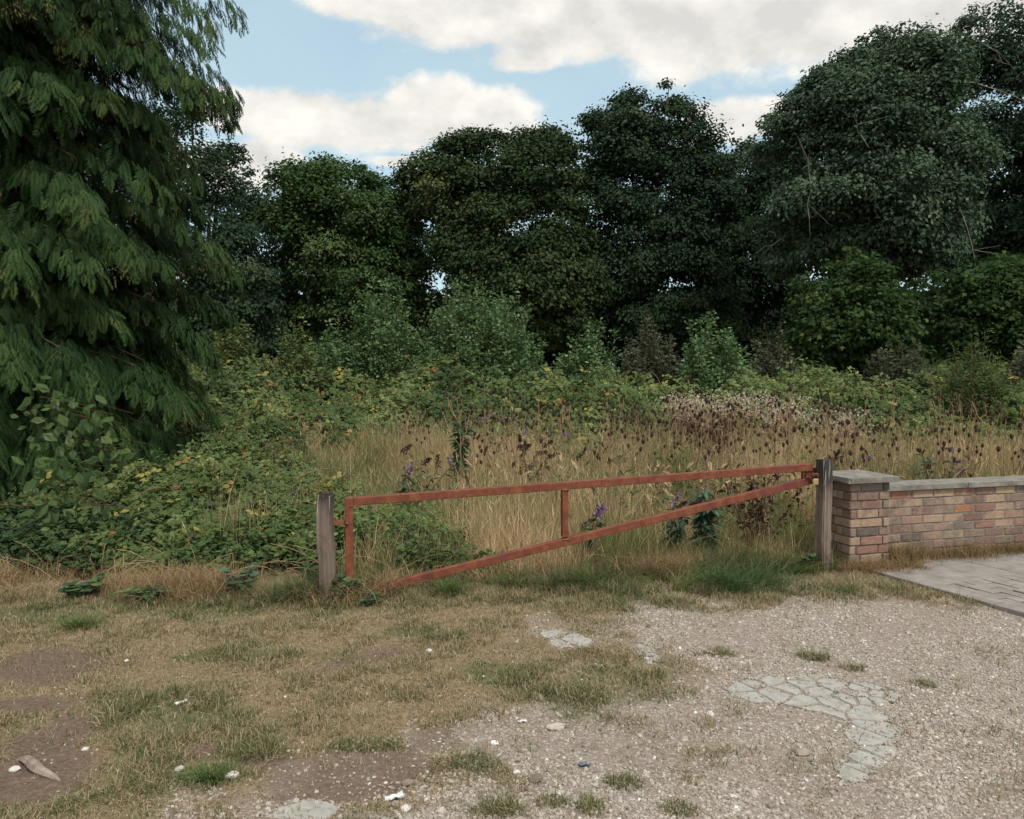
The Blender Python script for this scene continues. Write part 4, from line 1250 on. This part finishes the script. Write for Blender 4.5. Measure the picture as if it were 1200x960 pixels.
def padlock():
    p = at(956, 561, 6.405)
    root = empty('padlock', p, 'small brass padlock hanging on the lock post', 'padlock', rz=R(-10))
    b = Acc(); box_between(b, (0, 0, -.05), (0, 0, 0), .042, .022, .004, up=(0, 1, 0)); b.build('body', M_brass, root)
    s = Acc(); s.smooth = True; an = np.linspace(0, np.pi, 12)
    pts = np.concatenate([[(.014, 0, -.005)], np.stack([.014 * np.cos(an), 0 * an, .022 + .014 * np.sin(an)], 1), [(-.014, 0, -.005)]])
    tube(s, pts, .0042, 8); s.build('shackle', M_steel, root)
    h = Acc(); box_between(h, (-.03, .012, .03), (.03, .012, .03), .012, .03, .002); h.build('hasp', M_rust, root)


padlock()

# ------------------------------------------------------------------ brick pillar and wall
WD = np.array([.963, .27]); WN = np.array([-.27, .963])      # along the wall, and towards the field
PC = np.array([2.78, 6.43])                                   # near left corner of the pillar


def brick_box(acc, c, L, W, H, along, tint, proto):
    x = np.r_[along, 0]; z = np.array([0, 0, 1.]); y = np.cross(z, x)
    M = np.stack([x, y, z], -1)[None]
    acc.scatter(proto, [c], M, np.array([[L, W, H]]), tint)


def brick_proto(seed):
    v, f = chamfer_box(.055); r = np.random.default_rng(seed); return v * (1 + r.normal(size=v.shape) * np.array([.010, .014, .045])), f


BR = [brick_proto(s) for s in range(8)]
CH = .0745


def brick_tint(pillar=False):
    if pillar: return float(rng.choice([.05, .16, .28, .40, .52, .62, .73, .84, .94, 1.0], p=[.07, .16, .10, .17, .25, .04, .06, .10, .03, .02]))
    return float(rng.choice([.05, .16, .28, .40, .52, .62, .73, .84, .94, 1.0], p=[.05, .15, .17, .18, .19, .05, .11, .05, .02, .03]))


def pillar():
    root = empty('brick_pillar', (PC[0], PC[1], 0), 'square brick pillar with flat stone cap at the end of the wall', 'pillar')
    W = .385; n = 10; a = Acc(); m = Acc()
    z0 = -.03
    for k in range(n):
        z = z0 + k * CH + CH / 2; hb = CH - .011
        bw = .105; q = .215
        runs = []
        # four runs round the shaft in pinwheel bond; the start corner alternates
        for s in range(4):
            runs.append((s, bw if k % 2 else 0, W if k % 2 else W - bw))
        for (s, t0, t1) in runs:
            L = t1 - t0; split = [0, q, L] if (k + s) % 2 else [0, L - q, L]
            for i in range(2):
                u0, u1 = t0 + split[i] + .004, t0 + split[i + 1] - .004
                if u1 - u0 < .03: continue
                u = (u0 + u1) / 2; jit = rng.normal() * .003
                if s == 0: loc, al = (u, bw / 2 + jit), WD
                elif s == 1: loc, al = (W - bw / 2 + jit, u), WN
                elif s == 2: loc, al = (W - u, W - bw / 2 + jit), WD
                else: loc, al = (bw / 2 + jit, W - u), WN
                c = WD * loc[0] + WN * loc[1]
                brick_box(a, (c[0], c[1], z), u1 - u0, bw, hb, al, brick_tint(True), BR[rng.integers(8)])
    cc = WD * W / 2 + WN * W / 2
    brick_box(m, (cc[0], cc[1], z0 + n * CH / 2 - .01), W - .030, W - .030, n * CH + .02, WD, .5, chamfer_box(.005))
    a.build('brickwork', M_brick, root); m.build('mortar', M_mortar, root)
    cp = Acc(); tz = z0 + n * CH
    v, f = chamfer_box(.03); v = v.copy(); v += rng.normal(size=v.shape) * .004
    brick_box(cp, (cc[0], cc[1], tz + .026), W + .11, W + .11, .046, WD, .5, (v, f)); cp.build('cap', M_coping, root)


pillar()


def wall():
    W0 = PC + WD * .385 + WN * .12                           # the wall starts in the pillar's side, set back a little
    root = empty('brick_wall', (W0[0], W0[1], 0), 'low weathered brick wall with concrete coping running to the right', 'wall')
    Lw = 6.2; n = 8; thick = .215; a = Acc(); m = Acc(); z0 = .02
    for k in range(n):
        z = z0 + k * CH + CH / 2
        for face in (0, 1):
            x = .004 if k % 2 == 0 else -.108
            while x < Lw:
                x0 = max(x, .004); x1 = min(x + .215, Lw)
                if x1 - x0 > .04:
                    u = (x0 + x1) / 2; o = .052 if face == 0 else thick - .052
                    c = WD * u + WN * (o + rng.normal() * .0025)
                    brick_box(a, (c[0], c[1], z), x1 - x0 - .001, .104, CH - .010 + rng.normal() * .0012, WD, brick_tint(), BR[rng.integers(8)])
                x += .224
    c = WD * Lw / 2 + WN * thick / 2
    brick_box(m, (c[0], c[1], z0 + n * CH / 2 - .04), Lw - .01, thick - .012, n * CH + .08, WD, .5, chamfer_box(.003))
    # a plinth course hidden in the ground
    a.build('brickwork', M_brick, root); m.build('mortar', M_mortar, root)
    cp = Acc(); x = .003; tz = z0 + n * CH + .024
    while x < Lw:
        L = min(.9, Lw - x + .05); v, f = chamfer_box(.03); v = v + rng.normal(size=v.shape) * .003
        c = WD * (x + L / 2) + WN * thick / 2
        brick_box(cp, (c[0], c[1], tz + rng.normal() * .002), L - .006, thick + .07, .044, WD, .5, (v, f)); x += .9
    cp.build('coping', M_coping, root)


wall()


def dead_at_wall():
    a = Acc(); n = 5200
    t = rng.random(n) ** 1.2 * 2.4; o = np.abs(rng.normal(0, .09, n))
    b = PC + WD * .385 + WN * .12
    x = b[0] + WD[0] * t - WN[0] * o; y = b[1] + WD[1] * t - WN[1] * o - .02
    keep = rng.random(n) < .15 + 1.4 * (fbm(t * 3.2, o * 3, 3, 2.0) - .2)
    x, y = x[keep], y[keep]; n = len(x)
    h = rng.uniform(.04, .17, n) * (.3 + 1.5 * fbm(x * 3.0, y * 3, 2, 7.0))
    blades(a, np.stack([x, y, np.full(n, .03)], 1), h, rng.uniform(.003, .006, n), rng.uniform(0, 6.28, n), np.abs(rng.normal(.6, .35, n)), np.clip(rng.normal(.5, .15, n), .35, 1), 3)
    m = 1800
    x = PC[0] + rng.uniform(-.12, .62, m); y = PC[1] - .03 - np.abs(rng.normal(0, .10, m)) + .25 * (x - PC[0]) * (x > PC[0])
    blades(a, np.stack([x, y, gz(x, y)], 1), rng.uniform(.04, .14, m), rng.uniform(.003, .006, m), rng.uniform(0, 6.28, m), np.abs(rng.normal(.9, .4, m)), np.clip(rng.normal(.58, .13, m), .35, 1), 3)
    tag(a.build('dead_weeds', M_dead), 'dry brown weeds along the foot of the brick wall', 'weeds', kind='stuff')


dead_at_wall()


# ------------------------------------------------------------------ wild flowers and weeds
def copy_tree(root, loc, rz, sc=1.0):
    r = root.copy(); col.objects.link(r); r.location = loc; r.rotation_euler = (0, 0, rz); r.scale = (sc, sc, sc)
    for ch in root.children:
        c = ch.copy(); col.objects.link(c); c.parent = r
    return r


def seed_head_mesh():
    a = Acc(); a.smooth = True
    k = np.linspace(0, 1, 6); tube(a, np.stack([0 * k, 0 * k, k * .058], 1), .017 * np.sin(np.clip(k, .06, .96) * np.pi) ** .6, 7, .4)
    m = 26; d = rand_dirs(m) * np.array([1, 1, .8]); a.scatter(proto_rhomb(.14, 0, 0), np.c_[d[:, :2] * .012, .03 + d[:, 2] * .022], frames(d + np.array([0, 0, .3]), rand_dirs(m)), .018, .8)
    return a.mesh('seed_head', M_brown)


HEADS = [seed_head_mesh() for _ in range(2)]


def make_teasel(H, heads):
    st = Acc(); ends = [(np.array([rng.normal() * .03, rng.normal() * .03, H]))]
    s = np.linspace(0, 1, 6)[:, None]; main = ends[0] * s; main[:, :2] += rng.normal(size=(6, 2)) * .012 * s
    main[-1] = ends[0]; tube(st, main, .005 * (1.2 - .6 * s[:, 0]), 4, .4)
    for i in range(heads - 1):
        k = rng.uniform(.45, .82); p0 = np.array([np.interp(k, s[:, 0], main[:, q]) for q in range(3)]); az = rng.uniform(0, 6.28); L = H * rng.uniform(.14, .30)
        e = p0 + np.array([math.cos(az) * L * .45, math.sin(az) * L * .45, L * .95]); mid = p0 * .5 + e * .5 + np.array([math.cos(az), math.sin(az), -.3]) * L * .08
        tube(st, np.array([p0, mid, e]), .0032, 3, .4); ends.append(e)
    for i in range(5):                                   # withered leaves on the stem
        p = np.array([0, 0, H * rng.uniform(.15, .6)]); d = rng.normal(size=(1, 3)); d[0, 2] = -.3; st.scatter(P_lance, [p], frames(d, np.array([[0, 0, 1.]])), .16, rng.random())
    o = st.build('teasel', M_stem); tag(o, 'dead brown teasel standing in the dry meadow grass', 'teasel', 'dead teasels in the meadow')
    for e in ends:
        h = bpy.data.objects.new('seed_head', HEADS[rng.integers(2)]); col.objects.link(h); h.parent = o; h.location = e
        q = rng.uniform(.62, 1.0); h.scale = (q, q, q)
        h.rotation_euler = (rng.normal() * .12, rng.normal() * .12, rng.uniform(0, 6))
    return o


def teasels():
    kinds = [make_teasel(1.12, 5), make_teasel(1.3, 7), make_teasel(.98, 4), make_teasel(1.42, 6), make_teasel(1.18, 3)]
    spots = []
    regions = [((700, 960), (7.6, 12.2), 46), ((560, 720), (7.8, 11.5), 16), ((960, 1200), (7.4, 11.8), 30), ((980, 1060), (7.3, 8.4), 9), ((430, 560), (9.5, 11.8), 8), ((660, 960), (7.4, 9.8), 24), ((540, 660), (7.6, 9.5), 8), ((1200, 1300), (8, 12), 8), ((800, 930), (10.5, 13), 10)]
    for (x0, x1), (d0, d1), n in regions:
        for _ in range(n):
            d = rng.uniform(d0, d1); px = rng.uniform(x0, x1); spots.append(((px - 600) / FPX * d, d))
    for i, (x, y) in enumerate(spots):
        k = i % len(kinds)
        if i < len(kinds): o = kinds[k]
        else: o = copy_tree(kinds[k], (0, 0, 0), 0)
        o.location = (x, y, float(gz(x, y))); o.rotation_euler = (rng.normal() * .05, rng.normal() * .05, rng.uniform(0, 6.28)); q = rng.uniform(.82, 1.06); o.scale = (q, q, q)


teasels()


def thistle(px, d, H, W, label):
    base = Vector(((px - 600) / FPX * d, d, 0)); root = empty('thistle', base, label, 'thistle', 'thistles gone to seed behind the teasels')
    st = Acc(); fl = Acc()
    for i in range(26):
        e = np.array([rng.normal() * W, rng.normal() * W * .6, H * rng.uniform(.75, 1.05)]); s = np.linspace(0, 1, 4)[:, None]
        tube(st, e * np.c_[s * .7 + .3 * s ** 2, s * .7 + .3 * s ** 2, s], .005, 3, rng.random())
        m = 44; p = e + rng.normal(size=(m, 3)) * np.array([.07, .07, .06]); fl.scatter(proto_rhomb(.4, 0, 0), p, frames(rand_dirs(m), rand_dirs(m)), rng.uniform(.02, .04, m), rng.random(m))
        m = 24; u = rng.random((m, 1)); p = e * np.c_[u, u, u] * .9; st.scatter(P_lance, p, frames(rng.normal(size=(m, 3)), rand_dirs(m) + np.array([0, 0, .6])), .12, rng.random(m))
    fl.build('seed_down', M_fluff, root); st.build('stem', M_stem, root)


thistle(850, 12.2, 1.22, .30, 'pale fluffy thistle clump, middle of the seeding band behind the teasels')
thistle(905, 12.0, 1.20, .30, 'pale fluffy thistle clump nearest the young sycamore')
thistle(805, 12.4, 1.24, .22, 'fluffy thistle clump at the olive-tree end of the seeding band')
thistle(985, 11.8, .98, .24, 'faint thistle clump standing apart, above the lock post')


def buddleia(px, d, H, n, label, purple=.5, leafy=1.0, wide=.35, brown=.5, name='buddleia', mat=None):
    base = Vector(((px - 600) / FPX * d, d, 0)); root = empty(name, base, label, 'flowering shrub', 'buddleias in the meadow')
    st = Acc(); fo = Acc(); fl = []
    for i in range(n):
        e = np.array([rng.normal() * wide, rng.normal() * wide * .6, H * rng.uniform(.6, 1.0)]); s = np.linspace(0, 1, 6)[:, None]
        path = e * np.c_[s ** 1.3, s ** 1.3, s]; tube(st, path, .007 * (1.2 - s[:, 0] * .7), 4, rng.random())
        m = int(22 * leafy * H / .9)
        u = rng.uniform(.15, .95, m)[:, None]; p = e * np.c_[u ** 1.3, u ** 1.3, u]; dd = rand_dirs(m) * np.array([1, 1, .3]) + np.array([0, 0, -.15])
        fo.scatter(P_lance, p, frames(dd, rand_dirs(m) * .5 + np.array([0, 0, 1])), rng.uniform(.08, .17, m), np.clip(rng.normal(.35, .2, m), 0, 1))
        tipd = unit(np.array([[rng.normal() * .8, rng.normal() * .4, .45 + rng.random() * .3]]))[0]
        L = rng.uniform(.09, .17); m = 90; u = rng.random(m)
        rad = .036 * (1 - u * .75) * np.sqrt(rng.random(m)); dr = rand_dirs(m)
        pp = e + tipd * (u * L)[:, None] + np.array([0, 0, -.12]) * (u ** 2 * L)[:, None] + dr * rad[:, None]
        fl.append((pp, rng.random() < purple))
    fo.build('foliage', mat or M_dock, root); st.build('stem', M_cane, root)
    for pp, pu in fl:
        if not pu and rng.random() > brown: continue
        q = Acc(); m = len(pp); q.scatter(proto_rhomb(.5, 0, 0), pp, frames(rand_dirs(m), rand_dirs(m)), rng.uniform(.014, .024, m), rng.random(m)); q.build('flower_spike', M_purple if pu else M_brown, root)


buddleia(785, 6.75, .50, 5, 'low buddleia with purple flower spikes just behind the slanting rail', .7, 1.2, .12, 1)
buddleia(1098, 8.6, .82, 6, 'buddleia with purple spikes showing above the brick wall', .6, 1.3, .16, 1)
buddleia(625, 8.6, .88, 9, 'buddleia with dark withered spikes, above the upright of the gate', .12, .7, .42, 1, mat=M_greyshrub)
buddleia(478, 8.2, .92, 6, 'buddleia with faded mauve spikes above the hinge half of the top rail', .6, .8, .32, 1)
buddleia(600, 11.0, 1.05, 8, 'buddleia with pale purple spikes against the brambles', .5, .8, .5, 1)
buddleia(541, 9.2, 1.18, 5, 'upright green leafy shoot, tallest plant left of the gate upright', 0, 2.6, .07, 0, 'leafy_shoot', M_nettle)
buddleia(690, 6.6, .48, 4, 'buddleia with a mauve spike beside the gate upright', .5, 1.0, .15, 1)
buddleia(828, 6.85, .74, 5, 'dark green leafy shoot crossing behind the slanting rail', 0, 3.0, .045, 0, 'leafy_shoot', M_dock)
buddleia(1000, 9.0, .95, 5, 'buddleia with pinkish spikes above the pillar cap', .5, .6, .2, 1, mat=M_greyshrub)


def dead_dock(px, d, H, n, label):
    base = Vector(((px - 600) / FPX * d, d, 0)); root = empty('dead_plant', base, label, 'dead plant', 'withered plants behind the gate')
    st = Acc(); sd = Acc()
    for i in range(n):
        e = np.array([rng.normal() * .15, rng.normal() * .1, H * rng.uniform(.75, 1.0)]); s = np.linspace(0, 1, 6)[:, None]
        path = e * np.c_[s, s, s] + rng.normal(size=(6, 3)) * .012; tube(st, path, .005, 4, rng.random() * .4)
        m = 42; u = rng.uniform(.25, 1.0, m); p = np.stack([np.interp(u, s[:, 0], path[:, q]) for q in range(3)], 1) + rng.normal(size=(m, 3)) * np.array([.028, .028, .03])
        sd.scatter(P_leaf, p, frames(rng.normal(size=(m, 3)) + np.array([0, 0, -.8]), rand_dirs(m)), rng.uniform(.02, .06, m), rng.random(m))
    sd.build('withered_leaves', M_brown, root); st.build('stem', M_cane, root)


dead_dock(882, 6.95, .78, 7, 'dark brown withered plant standing behind both rails near the lock post')
dead_dock(905, 7.1, .70, 4, 'thin withered stem close to the lock post')


def weed(px, py, n, h, leaf, mat, proto, label, name='weed', up=.35, wide=.16):
    c = gp(px, py); root = empty(name, (c.x, c.y, float(gz(c.x, c.y))), label, 'weed', 'leafy weeds at the edge of the turf')
    fo = Acc(); st = Acc()
    for i in range(n):
        az = rng.uniform(0, 6.28); rr = wide * math.sqrt(rng.random()); e = np.array([math.cos(az) * rr, math.sin(az) * rr, h * rng.uniform(.4, 1.05)])
        tube(st, np.array([(0, 0, -.02), e * np.array([.6, .6, .6]), e]), .003, 3, .5)
        m = 9; u = rng.uniform(.4, 1.0, (m, 1)); a2 = rng.uniform(0, 6.28, m); d = np.stack([np.cos(a2), np.sin(a2), np.full(m, up * .5)], 1)
        fo.scatter(proto, e * u, frames(d, rng.normal(size=(m, 3)) * .3 + np.array([0, -.25, 1])), leaf * rng.uniform(.6, 1.2, m), rng.random(m))
    fo.build('foliage', mat, root); st.build('stem', M_cane, root)


weed(402, 702, 9, .20, .075, M_nettle, P_leaf, 'bright green nettle between the hinge post and the gate', wide=.09)
weed(285, 695, 9, .20, .08, M_dock, P_leaf, 'bluish green leafy weed left of the hinge post', wide=.12)
weed(98, 700, 8, .15, .10, M_nettle, P_leaf, 'dark green weed in the dead grass below the conifer', wide=.15)
weed(172, 704, 7, .12, .13, M_nettle, P_lance, 'low rosette of long green leaves in the dead grass', wide=.14)
weed(435, 708, 6, .08, .06, M_nettle, P_leaf, 'tiny bright weed at the foot of the gate stile', wide=.10)
weed(940, 668, 10, .16, .06, M_nettle, P_leaf, 'bright leafy weed at the foot of the lock post', wide=.22)


def hazel(px, py, d, n, leaf, label, wide):
    c = at(px, py, d); root = empty('hazel_branch', (c.x, d, 0), label, 'shrub', 'broad-leaved shoots in front of the conifer')
    fo = Acc(); st = Acc()
    for i in range(n):
        e = np.array([rng.normal() * wide, rng.normal() * .12, c.z + rng.normal() * wide * .7]); s = np.linspace(0, 1, 5)[:, None]
        tube(st, (e + np.array([rng.normal() * .1, .7, -.12])) * (1 - s) + e * s, .0025, 4, .1)
        m = 9; p = e + rng.normal(size=(m, 3)) * np.array([.13, .08, .11]); d_ = rng.normal(size=(m, 3)) * np.array([1, .4, .5]) + np.array([0, -.2, -.5])
        fo.scatter(P_leaf, p, frames(d_, rng.normal(size=(m, 3)) * .3 + np.array([.1, -.6, .8])), leaf * rng.uniform(.6, 1.2, m), rng.random(m))
    fo.build('foliage', M_hazel, root); st.build('stem', M_cane, root)


hazel(95, 510, 7.25, 13, .12, 'broad green leaves growing out of the conifer skirt', .30)
hazel(60, 560, 6.9, 6, .12, 'dim broad leaves low in the conifer skirt', .22)
hazel(118, 578, 6.8, 1, .15, 'single spray of bright rounded leaves below the conifer', .05)

# ------------------------------------------------------------------ stones, litter, driftwood
def stone(px, py, r, tint, label, seed, sx=1.2, group='stones lying on the near ground'):
    c = gp(px, py); a = Acc(); a.smooth = False
    bm = bmesh.new(); bmesh.ops.create_icosphere(bm, subdivisions=2, radius=1.0); q = np.random.default_rng(seed)
    v = np.array([z.co[:] for z in bm.verts]); bm.verts.index_update(); f = np.array([[z.index for z in fc.verts] for fc in bm.faces]); bm.free()
    for _ in range(7):                                   # flint-like flats
        d = unit(q.normal(size=(1, 3)))[0]; k = v @ d; v = v - np.outer(np.maximum(0, k - q.uniform(.55, .8)), d)
    v = v * np.array([sx, 1, .62]) * r + np.array([0, 0, r * .3])
    a.add(v, [f], tint); o = a.build('stone', M_gravel, loc=(c.x, c.y, float(gz(c.x, c.y)))); o.rotation_euler = (0, 0, q.uniform(0, 6)); tag(o, label, 'stone', group)


stone(272, 910, .026, .85, 'pale stone on the turf beside the round green tuft', 1)
stone(211, 902, .020, .75, 'small pale stone left of the round green tuft', 2)
stone(651, 849, .030, .7, 'smooth greyish stone at the edge of the bare earth', 3, 1.6)
stone(580, 868, .020, .97, 'white stone on the bare earth in the middle', 4)
stone(565, 878, .024, .05, 'dark stone beside the white one', 5)
stone(628, 909, .028, .02, 'dark brown stone among the loose gravel', 6)
stone(478, 912, .024, .1, 'brown stone above the bottom concrete patch', 7)
stone(941, 880, .030, .35, 'rounded tan stone left of the broken concrete', 8)
stone(503, 765, .018, 1.0, 'white stone on the dry turf below the gate', 9)
stone(476, 943, .022, .9, 'pale stone just above the bottom concrete patch', 10)
stone(605, 900, .018, .95, 'white stone in the gravel near the dark brown one', 11)
stone(148, 776, .016, .95, 'white stone on the bare earth below the conifer', 12)
stone(100, 882, .016, .9, 'pale stone behind the driftwood', 13)
stone(18, 906, .020, .9, 'pale stone at the left end of the driftwood', 14)
stone(680, 924, .020, .3, 'grey stone near the bottom of the gravel', 15)


def driftwood():
    c = gp(45, 908); a = Acc(); a.smooth = False
    k = np.linspace(0, 1, 14); tube(a, np.stack([-.13 + .26 * k, .08 - .16 * k + .008 * np.sin(k * 9), .012 + .010 * np.sin(k * 5)], 1), np.array([.004, .012, .017, .021, .022, .024, .022, .023, .020, .019, .015, .013, .008, .003]) * rng.uniform(.85, 1.15, 14), 7, .6)
    m = simple_mat('bleached_wood', [(.3, (.16, .12, .095)), (.7, (.36, .30, .25))], 20, .9, .6, .01)
    tag(a.build('driftwood', m, loc=(c.x, c.y, float(gz(c.x, c.y)))), 'short piece of bleached wood on bare earth, bottom left', 'wood')


driftwood()


def litter(px, py, s, label, seed, colr):
    c = gp(px, py); q = np.random.default_rng(seed); n = 5
    g = np.stack(np.meshgrid(np.linspace(-1, 1, n), np.linspace(-1, 1, n), indexing='ij'), -1).reshape(-1, 2)
    top = np.c_[g * np.array([1.6, .7]) * s, s * (.5 + .6 * q.random(n * n))]; top[:, :2] += q.normal(size=(n * n, 2)) * s * .15
    bot = top + np.array([0, 0, -.003]); i = np.arange(n - 1)[:, None] * n + np.arange(n - 1)[None]
    f = np.stack([i, i + n, i + n + 1, i + 1], -1).reshape(-1, 4); a = Acc(); a.add(np.r_[top, bot], [np.r_[f, f[:, ::-1] + n * n]])
    m = simple_mat('crumpled_plastic', [(.3, tuple(.75 * x for x in colr)), (.7, colr)], 30, .5)
    o = a.build('litter', m, loc=(c.x, c.y, float(gz(c.x, c.y)))); o.rotation_euler = (0, 0, q.uniform(-.6, .9)); tag(o, label, 'litter', 'scraps of litter on the ground')


litter(462, 930, .022, 'white scrap of torn plastic near the bottom concrete patch', 1, (.75, .76, .76))
litter(213, 829, .018, 'white scrap of paper on the green turf', 2, (.78, .77, .75))
litter(685, 893, .016, 'grey-blue scrap of plastic on the bare earth', 3, (.15, .19, .23))
litter(612, 843, .012, 'tiny white scrap by the smooth greyish stone', 4, (.7, .7, .69))
